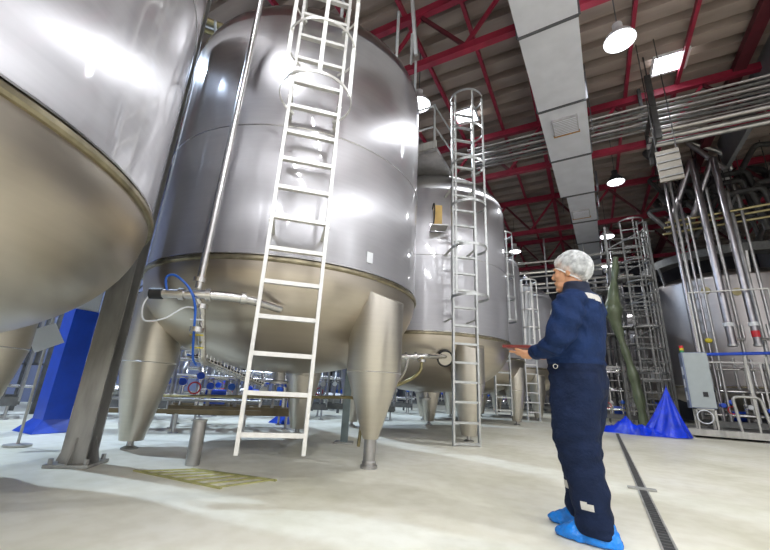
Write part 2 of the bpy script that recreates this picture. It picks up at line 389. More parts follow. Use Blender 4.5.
# ------------------------------------------------------------------ tanks
def dish_prof(r, depth, n=18):
    out = []
    for i in range(n + 1):
        a = PI / 2 * i / n          # from bottom to the ring
        out.append((r * math.sin(a) ** 0.86, -depth * math.cos(a) ** 1.0))
    out[0] = (0, -depth); return out
def tank(name, cx, cy, r, zs, zsh, label, legs, depth=1.0, mats=('tank', 'dish', 'leg'), welds=(), group='stainless tanks of the left row', legr=.29, nseg=96, domeh=.85, knee=.92):
    c = (cx, cy, 0)
    t = thing(name, c, label, 'tank', group)
    obj('shell', MB().lathe([(r, zs), (r, zsh)], c, nseg), M[mats[0]], t)
    dp = []
    for i in range(15): a = PI / 2 * i / 14; dp.append((r * math.cos(a) ** 0.9 if i < 14 else 0, zsh + domeh * math.sin(a)))
    obj('dome', MB().lathe(dp, c, nseg), M[mats[0]], t)
    d = obj('dished_bottom', MB().lathe([(a, b + zs) for a, b in dish_prof(r, depth)], c, nseg), M[mats[1]], t)
    obj('outlet_neck', MB().lathe([(0, zs - depth - .14), (.12, zs - depth - .14), (.12, zs - depth - .11), (.07, zs - depth - .1), (.07, zs - depth + .05)], c, 20), M['dullpipe'], d)
    b = obj('seam_band', MB().lathe([(r - .01, zs - .034), (r + .015, zs - .032), (r + .026, zs - .018), (r + .026, zs + .006), (r + .014, zs + .018), (r - .01, zs + .02)], c, nseg), M['band'], t)
    obj('band_lip', MB().lathe([(r, zs + .021), (r + .018, zs + .024), (r + .02, zs + .034), (r, zs + .038)], c, nseg), M['pipe'], b)
    for z in welds: obj('weld_bead', MB().ring((cx, cy, z), r + .001, .006, nseg, 6), M['weld'], t)
    for (lx, ly) in legs:
        ra = vn((lx - cx, ly - cy, 0)); n = 32
        # cylinder whose top is cut on a slope into the dish
        mb = MB(); vs = []
        re_, ze_ = (.078, .27) if lx == -2.03 else (.12, .09)
        for (rr, zz, sl) in ((re_, ze_, 0), (legr, knee, 0), (legr, zs - .22, 1)):
            for j in range(n):
                a = 2 * PI * j / n; q = np.array([math.cos(a), math.sin(a)]); o = q @ ra[:2]
                vs.append((lx + rr * q[0], ly + rr * q[1], zz - sl * (o * .14) + (0.12 * sl)))
        fs = [(i * n + j, i * n + (j + 1) % n, (i + 1) * n + (j + 1) % n, (i + 1) * n + j) for i in range(2) for j in range(n)]
        fs += [tuple(range(n))[::-1], tuple(2 * n + j for j in range(n))]
        lg = obj('leg', mb.add(vs, fs), M[mats[2]], t)
        obj('leg_seam', MB().ring((lx, ly, knee), legr + .001, .005, 32, 6), M['weld'], lg)
        fp = [(0, 0), (.085, 0), (.085, .03), (.07, .035), (.07, .06), (.062, .07), (.062, .28), (0, .28)] if lx == -2.03 else [(0, 0), (.085, 0), (.085, .012), (.05, .03), (.035, .035), (.035, .12), (0, .12)]
        obj('foot', MB().lathe(fp, (lx, ly, 0), 20), M['dullpipe'] if lx != -2.09 else M['leg'], lg)
    return t
T1 = tank('storage_tank', -3.6, 3.84, 1.742, 1.90, 4.96, 'huge stainless tank in the centre with a pale ladder up its front',
          [(-2.03, 3.58), (-4.52, 2.65), (-4.27, 5.12)], welds=(3.4,))
T0 = tank('storage_tank', -3.52, -.167, 1.742, 1.766, 4.96, 'huge stainless tank filling the upper left corner, cut by the frame',
          [(-4.178, 1.125), (-4.45, -1.28), (-2.09, -.42)], welds=(3.4,))
n = vn((4.18, -1.125, 0)); P = np.array((-4.18, 1.125, 1.27)) + n * .285
obj('inspection_port', MB().ring(P, .085, .014, 24, 8, normal=n).tube([P - n * .02, P + n * .008], .065, 20), M['leg'], T0)
T2 = tank('storage_tank', -3.1, 7.7, 1.75, 1.75, 4.6, 'stainless tank behind the central one, with a caged ladder down to the floor',
          [(-1.88, 6.65), (-3.55, 9.1), (-4.5, 7.1)], welds=(3.2,))
T3 = tank('storage_tank', -3.4, 11.8, 1.75, 1.75, 4.6, 'dark stainless tank third in the row, mostly hidden behind the second ladder tank',
          [(-1.91, 11.65), (-4.3, 13.0), (-4.3, 10.6)], nseg=64)
T4 = tank('storage_tank', -2.75, 15.9, 1.75, 1.75, 4.35, 'shiny far stainless tank at the end of the row, left of the man',
          [(-1.7, 14.85), (-3.6, 17.1), (-3.7, 14.7)], nseg=64)

# ------------------------------------------------------------------ caged ladders
def ladder(name, label, A, B, z0, z1, rung0, step, hoops, hr, out, tankc, tr, brz, m, hoop_h=.045, cage=True, stem=None):
    A = np.array((*A, 0.)); B = np.array((*B, 0.)); mid = (A + B) / 2; o = vn((*out, 0.)); sd = vn(B - A)
    t = thing(name, tuple(mid + [0, 0, z0]), label, 'ladder', 'steel access ladders on the tanks')
    Rm = np.array([sd, np.cross((0, 0, 1.), sd), (0, 0, 1.)]).T
    for P in (A, B): obj('rail', MB().box(P + [0, 0, (z0 + z1) / 2], (.03, .065, z1 - z0), R=Rm), m, t)
    z = rung0
    while z < z1 - .05:
        obj('rung', MB().box((A + B) / 2 + [0, 0, z], (np.linalg.norm(B - A), .045, .035), R=Rm), m, t); z += step
    if cage and hoops:
        cc = mid + o * (hr * .72)
        hw = np.linalg.norm(B - A) / 2; a0 = math.acos(min(.99, hw / hr)); 
        for hz in hoops:
            pts = []
            for i in range(29):
                a = -PI / 2 - (PI / 2 + .95) + (2 * (PI / 2 + .95)) * i / 28 + PI / 2
                pts.append(cc + hr * (math.cos(a) * o + math.sin(a) * sd) + [0, 0, hz])
            pts = [A + [0, 0, hz] if (pts[0] - A) @ (pts[0] - A) < (pts[0] - B) @ (pts[0] - B) else B + [0, 0, hz]] + pts
            pts.append((B if (pts[-1] - B) @ (pts[-1] - B) < (pts[-1] - A) @ (pts[-1] - A) else A) + [0, 0, hz])
            mb = MB()
            for p, q in zip(pts[:-1], pts[1:]): mb.bar(p, q, .008, hoop_h)
            obj('cage_hoop', mb, m, t)
        for a in (-1.15, 0, 1.15):
            p = cc + (hr - .008) * (math.cos(a) * o + math.sin(a) * sd)
            obj('cage_bar', MB().bar(p + [0, 0, hoops[0]], p + [0, 0, hoops[-1]], .035, .008, up=o), m, t)
    if tankc is not None:
        c = np.array((*tankc, 0.))
        for bz in brz:
            for P in (A, B):
                d = P - c; # foot of bracket on tank wall straight behind the rail
                bq = d @ o; disc = bq * bq - (d @ d - tr * tr); s_ = bq - math.sqrt(max(disc, 0.001))
                obj('bracket', MB().bar(P + [0, 0, bz], P - o * (s_ + .01) + [0, 0, bz], .05, .012), m, t)
    return t
ladder('caged_ladder', 'pale ladder up the front of the central tank, ending above the floor', (-2.355, 2.165), (-2.0, 2.5), .24, 6.4, .38, .30, (3.32, 3.92, 4.52, 5.12, 5.72), .33, (.686, -.725), (-3.6, 3.84), 1.742, (2.15, 3.5, 4.85), M['ladder'], hoop_h=.028)
ladder('caged_ladder', 'narrow ladder standing on the floor before the second tank, inside round cage hoops', (-1.9, 5.9), (-1.575, 6.155), 0, 6.3, .03, .30, (2.25, 3.1, 3.9, 4.72, 5.45, 6.2), .30, (.617, -.788), (-3.1, 7.7), 1.75, (1.95, 3.2, 4.4), M['ladder_dull'])
ladder('caged_ladder', 'ladder on the dark third tank, just left of the tablet', (-2.1, 9.9), (-1.78, 10.16), .3, 5.2, .42, .30, (2.6, 3.2, 3.8, 4.4, 5.0), .30, (.627, -.779), (-3.4, 11.8), 1.75, (2.2, 3.6), M['ladder_dull'])
ladder('caged_ladder', 'farthest ladder, on the shiny tank at the end of the row', (-1.86, 13.5), (-1.52, 13.72), .03, 4.7, .3, .30, (2.4, 3.0, 3.6, 4.2, 4.65), .29, (.43, -.90), (-2.75, 15.9), 1.75, (2.0, 3.4), M['ladder'])

# access platforms above the tanks
t = thing('access_platform', (-2.75, 6.2, 4.75), 'railed steel platform bridging the tops of the central and second tanks', 'platform')
obj('deck', MB().box((-2.85, 6.05, 5.08), (1.5, .9, .08)), M['dullpipe'], t)
obj('toe_board', MB().box((-2.85, 5.59, 5.19), (1.5, .02, .16)), M['galv'], t)
for x in (-3.55, -2.85, -2.15): obj('post', MB().tube([(x, 5.6, 5.1), (x, 5.6, 6.1)], .022, 8), M['ladder_dull'], t)
for z in (5.6, 6.08): obj('rail', MB().tube([(-3.6, 5.6, z), (-2.15, 5.6, z), (-2.1, 6.45, z)], .02, 8), M['ladder_dull'], t)
for x in (-3.4, -2.4): obj('support_leg', MB().tube([(x, 6.4, 4.4), (x, 6.4, 5.1)], .05, 8), M['dullpipe'], t)
t = thing('guard_rail', (-3.6, 3.84, 5.0), 'curved guard rail around the top rim of the central tank', 'railing')
for z in (5.55, 6.05):
    obj('rail', MB().ring((-3.6, 3.84, z), 1.66, .02, 48, 6, a0=-.75, a1=.95), M['ladder_dull'], t)
for a in (-.7, -.15, .4, .9):
    p = (-3.6 + 1.66 * math.cos(a), 3.84 + 1.66 * math.sin(a))
    obj('post', MB().tube([(*p, 4.9), (*p, 6.06)], .022, 8), M['ladder_dull'], t)
a = .12
obj('gate_bracket', MB().bar((-1.93, 3.98, 6.75), (-1.9, 4.12, 5.75), .05, .05).bar((-1.94, 4.03, 6.1), (-1.94, 4.03, 5.5), .03, .03), M['ladder_dull'], t)

# ------------------------------------------------------------------ process pipes on the central tank
t = thing('inlet_pipework', (-3.0, 2.0, .9), 'steel fill pipe and manifold on the left front of the central tank', 'pipe')
obj('down_pipe', MB().tube([(-2.80, 1.97, 5.6), (-2.965, 2.02, 1.52)], .032, 12), M['pipe'], t)
def clamp(p, d, r, par, m='pipe'):
    d = vn(d); p = np.array(p); 
    c = obj('clamp', MB().tube([p - d * .02, p + d * .02], r * 1.55, 14), M[m], par); return c
mf = obj('manifold', MB().tube(elbow([(-3.10, 1.785, 1.43), (-2.78, 2.03, 1.455), (-2.60, 2.26, 1.46), (-2.54, 2.60, 1.44)], .15), .040, 14), M['pipe'], t)
obj('end_cap', MB().tube([(-3.165, 1.735, 1.425), (-3.09, 1.793, 1.43)], .048, 14), M['blackm'], mf)
for p, d in (((-2.965, 2.02, 1.60), (.1, 0, 1)), ((-2.97, 1.885, 1.44), (.39, .30, .03)), ((-2.80, 2.015, 1.452), (.39, .30, .03)), ((-2.62, 2.22, 1.46), (.2, .3, 0)), ((-2.905, 2.04, 1.36), (0, .02, 1)), ((-2.905, 2.04, 1.16), (0, .02, 1))):
    clamp(p, d, .036, t)
obj('drop_pipe', MB().tube(elbow([(-2.89, 1.95, 1.44), (-2.905, 2.04, 1.36), (-3.06, 2.26, .92), (-3.25, 2.6, .9)], .06), .034, 12), M['pipe'], t)
setp(obj('air_hose', MB().tube(spline([(-3.06, 1.80, 1.465), (-3.05, 1.77, 1.56), (-2.98, 1.80, 1.58), (-2.88, 1.88, 1.48), (-2.86, 1.95, 1.34), (-2.92, 2.03, 1.12), (-3.0, 2.12, .94), (-3.05, 2.2, .88)]), .010, 8), M['bluehose']), 'blue air hose looping off the manifold of the central tank', 'hose', 'hoses at the manifold')
setp(obj('signal_cable', MB().tube(spline([(-3.14, 1.735, 1.44), (-3.18, 1.71, 1.32), (-3.17, 1.74, 1.20), (-3.05, 1.82, 1.22), (-2.95, 1.92, 1.33), (-2.88, 1.97, 1.33)]), .007, 8), M['white']), 'thin white cable sagging below the manifold of the central tank', 'cable', 'hoses at the manifold')
t = thing('cable_tray', (-3.2, 2.4, .75), 'wire cable tray with yellow ties slanting under the left of the central tank', 'cable tray')
mb = MB()
ta, tb = np.array((-3.10, 2.18, .95)), np.array((-3.30, 3.2, .74)); ts = vn(np.cross(tb - ta, (0, 0, 1)))
for s in (-.07, 0, .07): mb.tube([ta + ts * s, tb + ts * s], .006, 6)
for i in range(22):
    p = ta + (tb - ta) * i / 21
    mb.tube([p + ts * -.075 + [0, 0, .05], p + ts * -.075, p + ts * .075, p + ts * .075 + [0, 0, .05]], .005, 5)
obj('wire_mesh', mb, M['pipe'], t)
for i in range(3): obj('cable', MB().tube(spline([ta + ts * (-.05 + .05 * i) + [0, 0, .015], (ta + tb) / 2 + ts * (-.04 + .04 * i) + [0, 0, .02], tb + ts * (.05 * i - .05) + [0, 0, .015]]), .009, 6), M['rubber'] if i else M['bluehose'], t)
for zz, k in ((1.24, 0), (1.12, 1), (1.02, 2)): obj('cable_tie', MB().bar((-2.93 - .05 * k, 1.98 + .06 * k, zz), (-2.83 - .05 * k, 2.03 + .06 * k, zz), .012, .012), M['yellow'] if k else M['white'], t)

# labels and plates on tanks
def plate(name, c, r, az, z, w, h, m, label, cat, dz=.006):
    a = rad(az); n = np.array((math.cos(a), math.sin(a), 0)); s = np.array((-n[1], n[0], 0)); P = np.array((*c, 0)) + n * (r + dz) + [0, 0, z]
    mb = MB().box(P, (dz * 2, w, h), R=np.array([n, s, (0, 0, 1.)]).T)
    return setp(obj(name, mb, m), label, cat)
plate('paper_label', (-3.6, 3.84), 1.742, -20.5, 1.98 + .12, .08, .12, M['paper'], 'small white paper label low on the right of the central tank', 'label')
t = thing('level_gauge', (-2.3, 6.15, 3.8), 'round gauge and yellow plate behind the second tank ladder', 'gauge')
a = rad(-62); n = np.array((math.cos(a), math.sin(a), 0)); s = np.array((-n[1], n[0], 0)); Pg = np.array((-3.1, 7.7, 3.95)) + n * 1.76
obj('sign_plate', MB().box(Pg + n * .02, (.03, .16, .5), R=np.array([n, s, (0, 0, 1.)]).T), M['amber'], t)
obj('hoop', MB().ring(Pg + n * .1 - s * .1, .22, .012, 28, 6, normal=s), M['blackm'], t)
obj('shelf_bracket', MB().bar(Pg + n * .02 - [0, 0, .28], Pg + n * .3 - [0, 0, .28], .3, .02), M['dullpipe'], t)
# sample valve assembly between the central tank leg and the second tank
t = thing('sampling_pipework', (-2.4, 5.9, .78), 'small bent steel pipework with a yellow tag on the dish of the second tank', 'pipe')
obj('pipe', MB().tube(elbow([(-2.80, 5.52, 1.27), (-2.33, 5.74, 1.31), (-2.16, 6.35, 1.36)], .12), .042, 12), M['pipe'], t)
obj('elbow_pipe', MB().tube(elbow([(-2.37, 5.72, 1.31), (-2.37, 5.70, 1.06), (-2.50, 5.64, .94), (-2.78, 5.52, .80)], .12), .026, 10), M['yellowpipe'], t)
for p, d in (((-2.60, 5.615, 1.288), (.46, .2, .03)), ((-2.37, 5.72, 1.23), (0, 0, 1)), ((-2.46, 5.68, 1.30), (.46, .2, .03))): clamp(p, d, .045, t)
obj('drain_branch', MB().tube(elbow([(-2.56, 5.63, 1.28), (-2.60, 5.60, 1.05), (-2.72, 5.56, .86)], .1), .02, 8), M['pipe'], t)
obj('tag', MB().box((-2.66, 5.52, 1.22), (.03, .02, .13)), M['yellow'], t)
n = vn((.55, -.835, -.25)); P = np.array((-3.1 + .55 * 1.66, 7.7 - .835 * 1.66, 1.33))
t = thing('hand_hole', tuple(P), 'oval hand hole cover on the dish of the second tank', 'hatch')
obj('cover', MB().tube([P - n * .05, P + n * .04], .12, 24), M['leg'], t); obj('rim', MB().ring(P + n * .03, .13, .018, 28, 8, normal=n), M['blackm'], t)

# ------------------------------------------------------------------ columns and floor fittings
t = thing('steel_column', (-4.0, 1.93, 0), 'grey steel column with bolted foot plate between the two nearest tanks', 'column')
cz = rad(38)
R = np.array([[math.cos(cz), -math.sin(cz), 0], [math.sin(cz), math.cos(cz), 0], [0, 0, 1]])
cc = np.array((-4.0, 1.93, 0))
obj('shaft', MB().box(cc + R @ (0, -.085, 4.6), (.20, .02, 9.2), R=R).box(cc + R @ (0, .085, 4.6), (.20, .02, 9.2), R=R).box(cc + [0, 0, 4.6], (.016, .16, 9.2), R=R), M['colsteel'], t)
bp = obj('base_plate', MB().box(cc + [0, 0, .015], (.34, .34, .025), R=R), M['colsteel'], t)
for sx in (-1, 1):
    for sy in (-1, 1): obj('bolt', MB().tube([cc + R @ (sx * .135, sy * .135, .02), cc + R @ (sx * .135, sy * .135, .07)], .02, 6), M['dullpipe'], bp)
def wedge(p, d, w, h, th):
    d = np.array(d); s_ = np.cross(d, (0, 0, 1.)) * th / 2; p = np.array(p)
    a, b, c = p, p + d * w, p + np.array((0, 0, h))
    return MB().add([a - s_, b - s_, c - s_, a + s_, b + s_, c + s_], [(0, 2, 1), (3, 4, 5), (0, 1, 4, 3), (1, 2, 5, 4), (2, 0, 3, 5)])
for d, off in (((1, 0, 0), (.1, 0)), ((-1, 0, 0), (-.1, 0)), ((0, 1, 0), (0, .095)), ((0, -1, 0), (0, -.095))):
    w = wedge(cc + R @ (*off, .03), R @ np.array(d, float), .07, .2, .015); obj('gusset', w, M['colsteel'], t)

t = thing('bollard', (-3.33, 2.56, 0), 'short round steel bollard on the floor under the central tank', 'post')
obj('pipe', MB().tube([(-3.33, 2.56, 0), (-3.33, 2.56, .385)], .062, 20), M['dullpipe'], t)
obj('cap', MB().lathe([(.064, .38), (.066, .395), (0, .40)], (-3.33, 2.56, 0), 20), M['galv'], t)
# olive strips flat on the floor, standing in for a ladder's shadow
t = thing('ladder_shadow_strips', (-2.95, 2.3, 0), 'yellowish strips standing in for a ladder shadow on the floor in front of the bollard', 'shadow_strips')
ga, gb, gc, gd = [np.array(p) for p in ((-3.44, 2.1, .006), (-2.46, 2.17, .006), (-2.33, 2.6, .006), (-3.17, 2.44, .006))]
M['olive'] = mat('olive_shadow_slat', (0.42, 0.40, 0.16), 0.6, 0.0, 0.2, 10)  # olive colour of the painted ladder shadow
obj('shadow_rail', MB().bar(ga, gb, .022, .012), M['olive'], t); obj('shadow_rail', MB().bar(gd, gc, .03, .012), M['olive'], t)
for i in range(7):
    f = .04 + i / 6.6; obj('slat', MB().bar(ga + (gb - ga) * f, gd + (gc - gd) * f, .016, .01), M['olive'], t)  # these slats are the rungs of the painted ladder shadow

def blue_column(x, y, label, w=.26, zb=1.64, skirt=True):
    t = thing('painted_column', (x, y, 0), label, 'column', 'blue wrapped columns')
    obj('shaft', MB().box((x, y, (9.2 + zb) / 2), (w * .92, w * .92, 9.2 - zb)), M['white'], t)
    obj('blue_sleeve', MB().box((x, y, zb / 2 + .01), (w, w, zb - .02)), M['blue'], t)
    if skirt:
        h = w / 2 * 1.01; H = w / 2 + .13
        mb = MB().add([(x - h, y - h, .16), (x + h, y - h, .16), (x + h, y + h, .16), (x - h, y + h, .16), (x - H, y - H, 0.004), (x + H, y - H, 0.004), (x + H, y + H, 0.004), (x - H, y + H, 0.004)],
                      [(0, 1, 5, 4), (1, 2, 6, 5), (2, 3, 7, 6), (3, 0, 4, 7), (4, 5, 6, 7), (3, 2, 1, 0)])
        obj('skirt', mb, M['blue'], t)
blue_column(-6.5, 2.68, 'blue sleeved white column behind the steel column at left', .3)
blue_column(-5.62, 6.35, 'blue sleeved column standing behind the rear leg of the central tank', .24, 1.5)
t = thing('support_post', (-3.19, 4.87, 0), 'square grey green post standing behind the right leg of the central tank', 'post')
M['greypost'] = mat('grey_green_post', (0.20, 0.25, 0.26), 0.5, 0.2, 0.2, 6)
obj('shaft', MB().box((-3.19, 4.87, .56), (.10, .10, 1.1), rz=.5), M['greypost'], t)
obj('base_plate', MB().box((-3.19, 4.87, .01), (.26, .26, .02), rz=.5), M['galv'], t)
setp(obj('drain_pipe', MB().tube(elbow([(-5.3, 2.9, .52), (-4.55, 3.4, .555), (-2.47, 3.88, .65), (-2.3, 3.84, .62), (-2.22, 3.70, .35), (-2.19, 3.62, .18)], .12), .018, 10), M['yellowpipe']), 'thin tarnished pipe running under the central tank and bending down to its right leg', 'pipe')
t = thing('low_rail', (-5.3, 4.0, 0), 'low brown steel rail on stub feet behind the left leg of the central tank', 'rail')
M['brown'] = mat('brown_oxide_steel', (0.22, 0.17, 0.10), 0.5, 0.5, 0.2, 6)
obj('beam', MB().bar((-6.1, 2.75, .30), (-4.75, 4.75, .30), .07, .06), M['brown'], t)
obj('upper_pipe', MB().tube([(-6.15, 2.85, .46), (-4.85, 4.8, .46)], .022, 8), M['dullpipe'], t)
for f in (.1, .5, .9):
    p = np.array((-6.1, 2.75, 0)) + np.array((1.35, 2.0, 0)) * f
    obj('foot', MB().tube([p, p + [0, 0, .3]], .025, 8).lathe([(0, 0), (.07, 0), (.07, .015), (0, .02)], p, 12), M['dullpipe'], t)

# floor drain channel
t = thing('drain_channel', (.37, 8, 0), 'slotted steel drain channel running along the floor beside the man', 'drain')
d0, d1 = np.array((.235, 0, 0.)), np.array((.475, 11.6, 0.)); du = vn(d1 - d0); dn = np.array((du[1], -du[0], 0))
obj('channel', MB().bar(d0 + [0, 0, .001], d1 + [0, 0, .001], .056, .004), M['blackm'], t)
for s in (-1, 1): obj('edge_strip', MB().bar(d0 + dn * s * .034 + [0, 0, .003], d1 + dn * s * .034 + [0, 0, .003], .012, .008), M['galv'], t)
mb = MB()
for i in range(int(11.6 / .06)):
    p = d0 + du * (i * .06 + .03); mb.bar(p - dn * .028 + [0, 0, .004], p + dn * .028 + [0, 0, .004], .016, .006)
setp(obj('cross_bars', mb, M['dim'], t), kind='stuff')
setp(obj('cover_strip', MB().box((.325, 4.48, .010), (.22, .075, .012), rz=.02), M['galv']), 'flat steel strip lying across the drain channel', 'plate')

# ------------------------------------------------------------------ pipework skids behind and beside the tanks
def skid(x, y, rz, label, seed, L=2.2, D=.9, H=1.6, deckm='dim', group='pipework skids', deck_z=.28, nval=8):
    rnd = random.Random(seed); cs, sn = math.cos(rz), math.sin(rz)
    W = lambda u, v, z: np.array((x + u * cs - v * sn, y + u * sn + v * cs, z))
    t = thing('valve_skid', (x, y, 0), label, 'pipework', group)
    mb = MB()
    for v in (-D / 2, D / 2): mb.bar(W(-L / 2, v, deck_z), W(L / 2, v, deck_z), .06, .14)
    for u in (-L / 2, -L / 6, L / 6, L / 2): mb.bar(W(u, -D / 2, deck_z), W(u, D / 2, deck_z), .06, .10)
    obj('base_frame', mb, M[deckm], t)
    for u in (-L / 2 + .1, L / 2 - .1):
        for v in (-D / 2, D / 2): obj('foot', MB().tube([W(u, v, 0), W(u, v, deck_z)], .022, 8).lathe([(0, 0), (.06, 0), (.06, .012), (0, .02)], W(u, v, 0), 10), M['dullpipe'], t)
    mb = MB()
    for u in (-L / 2, 0, L / 2):
        for v in (-D / 2, D / 2): mb.bar(W(u, v, deck_z), W(u, v, H), .04, .04)
    for v in (-D / 2, D / 2): mb.bar(W(-L / 2, v, H), W(L / 2, v, H), .04, .04)
    obj('frame', mb, M['dullpipe'], t)
    hs = [deck_z + .22, (deck_z + H) / 2 + .05, H - .15]
    for h in hs:
        v = rnd.uniform(-.35, .1) * D
        obj('pipe', MB().tube(elbow([W(-L / 2 - .15, v, h), W(L * .1, v, h), W(L * .1 + .01, v + .25, h), W(L / 2 + .15, v + .25, h)], .1), rnd.choice((.03, .04, .05)), 10), M['pipe'], t)
    for i in range(nval):
        u = -L / 2 + L * (i + .5) / nval + rnd.uniform(-.06, .06); v = rnd.uniform(-.42, -.1) * D
        p = obj('riser', MB().tube(elbow([W(u, v, deck_z), W(u, v, hs[1]), W(u, v + .2, hs[1] + .12), W(u, v + .2, H + rnd.uniform(-.1, .25))], .08), rnd.choice((.022, .03, .036)), 10), M[rnd.choice(('pipe', 'pipe', 'dullpipe'))], t)
        vz = hs[0] + rnd.uniform(.12, .35)
        vv = obj('valve', MB().tube([W(u, v, vz - .07), W(u, v, vz + .07)], .055, 12).tube([W(u, v, vz), W(u, v - .16, vz)], .035, 10), M['pipe'], t)
        obj('actuator', MB().tube([W(u, v - .13, vz), W(u, v - .30, vz)], .055, 14).lathe([(.06, 0), (.06, .02), (0, .03)], W(u, v - .30, vz), 12, axis=W(0, -1, 0) - W(0, 0, 0)), M[rnd.choice(('blue', 'bluehose', 'white', 'blue', 'dullpipe'))], vv)
    mo = obj('pump', MB().tube([W(-L / 4, D / 4, deck_z + .2), W(-L / 4 + .35, D / 4, deck_z + .2)], .13, 18), M['blue' if seed % 2 else 'dullpipe'], t)
    obj('pump_volute', MB().tube([W(-L / 4 - .12, D / 4, deck_z + .2), W(-L / 4, D / 4, deck_z + .2)], .16, 18), M['pipe'], mo)
    obj('junction_box', MB().box(W(L / 3, -D / 2 + .02, H - .25), (.22, .1, .28), rz=rz), M['white' if seed % 3 else 'cabinet'], t)
    obj('hand_wheel', MB().ring(W(-L / 3, -D / 2 - .08, deck_z + .35), .09, .012, 18, 6, normal=W(0, 1, 0) - W(0, 0, 0)), M['redp'], t)
    return t
skid(-5.75, 5.05, .9, 'brown based valve skid directly under the rim of the central tank', 1, 2.0, .8, 1.25, 'brown')
skid(-7.9, 4.6, .85, 'valve skid behind the left leg of the central tank, by the blue column', 2, 2.4)
skid(-7.0, 7.3, .75, 'valve skid behind the rear leg of the central tank', 3, 2.6)
skid(-5.9, 9.1, .6, 'valve skid seen between the central tank leg and the second tank', 4, 2.4)
skid(-7.0, 12.3, .5, 'far valve skid seen low behind the second tank', 5, 2.8)
skid(-9.1, 1.9, 1.25, 'pipework skid at far left, seen between the corner tank leg and the blue column', 6, 2.4, .9, 2.2)
skid(-9.6, 9.3, .75, 'far valve skid by the left wall under the central tank', 8, 3.0)
skid(-8.6, 13.6, .6, 'far valve skid by the left wall under the second tank', 9, 3.0)
skid(-6.6, 18.0, .5, 'far valve skid seen between the legs of the second tank', 11, 3.0)
skid(-3.3, 22.5, .2, 'far valve skid seen under the shiny end tank', 12, 3.0)
skid(-4.2, 25.0, .1, 'farthest valve skid low by the back wall', 13, 3.2)
skid(-3.9, 20.2, .3, 'far valve skid under the end tank of the left row', 10, 3.0)

t = thing('sign_stand', (-5.35, 1.98, 0), 'white paper notice tilted on a thin pole below the corner tank', 'notice')
obj('pole', MB().tube([(-5.35, 1.98, 0), (-5.28, 1.92, 1.5)], .014, 8).lathe([(0, 0), (.12, 0), (.12, .02), (0, .03)], (-5.35, 1.98, 0), 14), M['galv'], t)
n = vn((5.4, -1.72, -.25)); s0 = vn(np.cross((0, 0, 1.), n)); u0 = np.cross(n, s0); ca, sa = math.cos(.55), math.sin(.55)
obj('sheet', MB().box(np.array((-5.27, 1.90, 1.12)), (.006, .26, .24), R=np.array([n, s0 * ca + u0 * sa, u0 * ca - s0 * sa]).T), M['paper'], t)
# pipes crossing high between the two nearest tanks
for k, (o_, r_, lb) in enumerate(((0, .055, 'upper'), (.22, .04, 'middle'), (.42, .06, 'lower'))):
    setp(obj('overhead_pipe', MB().tube([(-6.6, 1.3 + o_, 6.9), (-4.1, 4.55 + o_ * .6, 6.9)], r_, 10), M['yellowpipe' if k != 1 else 'pipe']), 'pipe passing high between the corner tank and the central tank, %s of three' % lb, 'pipe', 'pipes high between the near tanks')

# ------------------------------------------------------------------ right hand side: aged tank, skid, cabinet, pipes
TR = tank('process_tank', 4.7, 17.2, 2.3, 1.35, 4.75, 'wide aged brown steel tank at far right behind the vertical pipes', [(3.1, 15.9), (6.2, 16.2), (4.7, 19.1)],
          depth=.7, mats=('oldtank', 'oldtank', 'oldtank'), group='tanks across the aisle', domeh=.5, legr=.22, knee=.8)
obj('rim_walkway', MB().lathe([(2.02, 5.45), (2.45, 5.45), (2.45, 5.72), (2.40, 5.72), (2.40, 5.5), (2.02, 5.5)], (4.7, 17.2, 0), 72), M['dim'], TR)
for a in range(-150, 30, 20):
    p = (4.7 + 2.42 * math.cos(rad(a)), 17.2 + 2.42 * math.sin(rad(a))); q = (4.7 + 2.28 * math.cos(rad(a)), 17.2 + 2.28 * math.sin(rad(a)))
    obj('walkway_bracket', MB().bar((*q, 4.8), (*p, 5.46), .06, .06), M['dullpipe'], TR)
for a, z in ((-118, 4.35), (-100, 4.2)):
    n = np.array((math.cos(rad(a)), math.sin(rad(a)), 0)); P = np.array((4.7, 17.2, z)) + n * 2.29
    obj('sight_glass', MB().tube([P, P + n * .06], .12, 18), M['yellowpipe'], TR)

t = thing('skid_platform', (4.2, 13.8, 0), 'long low steel platform carrying the pipework at right', 'platform')
obj('edge_beam', MB().box((4.3, 12.62, .13), (4.5, .10, .15)), M['galv'], t)
obj('deck', MB().box((4.3, 13.75, .19), (4.5, 2.1, .04)), M['dullpipe'], t)
for x in (2.15, 3.6, 5.1, 6.5):
    for y in (12.62, 14.7): obj('foot', MB().tube([(x, y, 0), (x, y, .16)], .03, 8).lathe([(0, 0), (.08, 0), (.08, .015), (0, .02)], (x, y, 0), 12), M['dullpipe'], t)

t = thing('control_cabinet', (2.5, 12.9, .2), 'grey electrical control cabinet on a tubular stand beside the blue tarpaulin', 'cabinet')
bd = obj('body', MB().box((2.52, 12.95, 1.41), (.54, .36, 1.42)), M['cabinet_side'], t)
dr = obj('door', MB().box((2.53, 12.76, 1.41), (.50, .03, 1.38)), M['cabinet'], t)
obj('handle', MB().box((2.60, 12.735, 1.05), (.10, .02, .12)), M['blackm'], dr)
for k in range(3): obj('side_switch', MB().box((2.245, 12.95 + .0, 1.0 + .32 * k), (.012, .12, .22)), M['white'], bd)
for x in (2.36, 2.74):
    for y in (12.8, 13.1): obj('stand_leg', MB().box((x, y, .455), (.04, .04, .50)), M['galv'], t)
obj('stand_frame', MB().box((2.55, 12.8, .69), (.42, .04, .04)).box((2.55, 13.1, .69), (.42, .04, .04)), M['galv'], t)
b = obj('beacon', MB().tube([(2.30, 12.9, 2.12), (2.30, 12.9, 2.18)], .05, 12), M['green'], t)
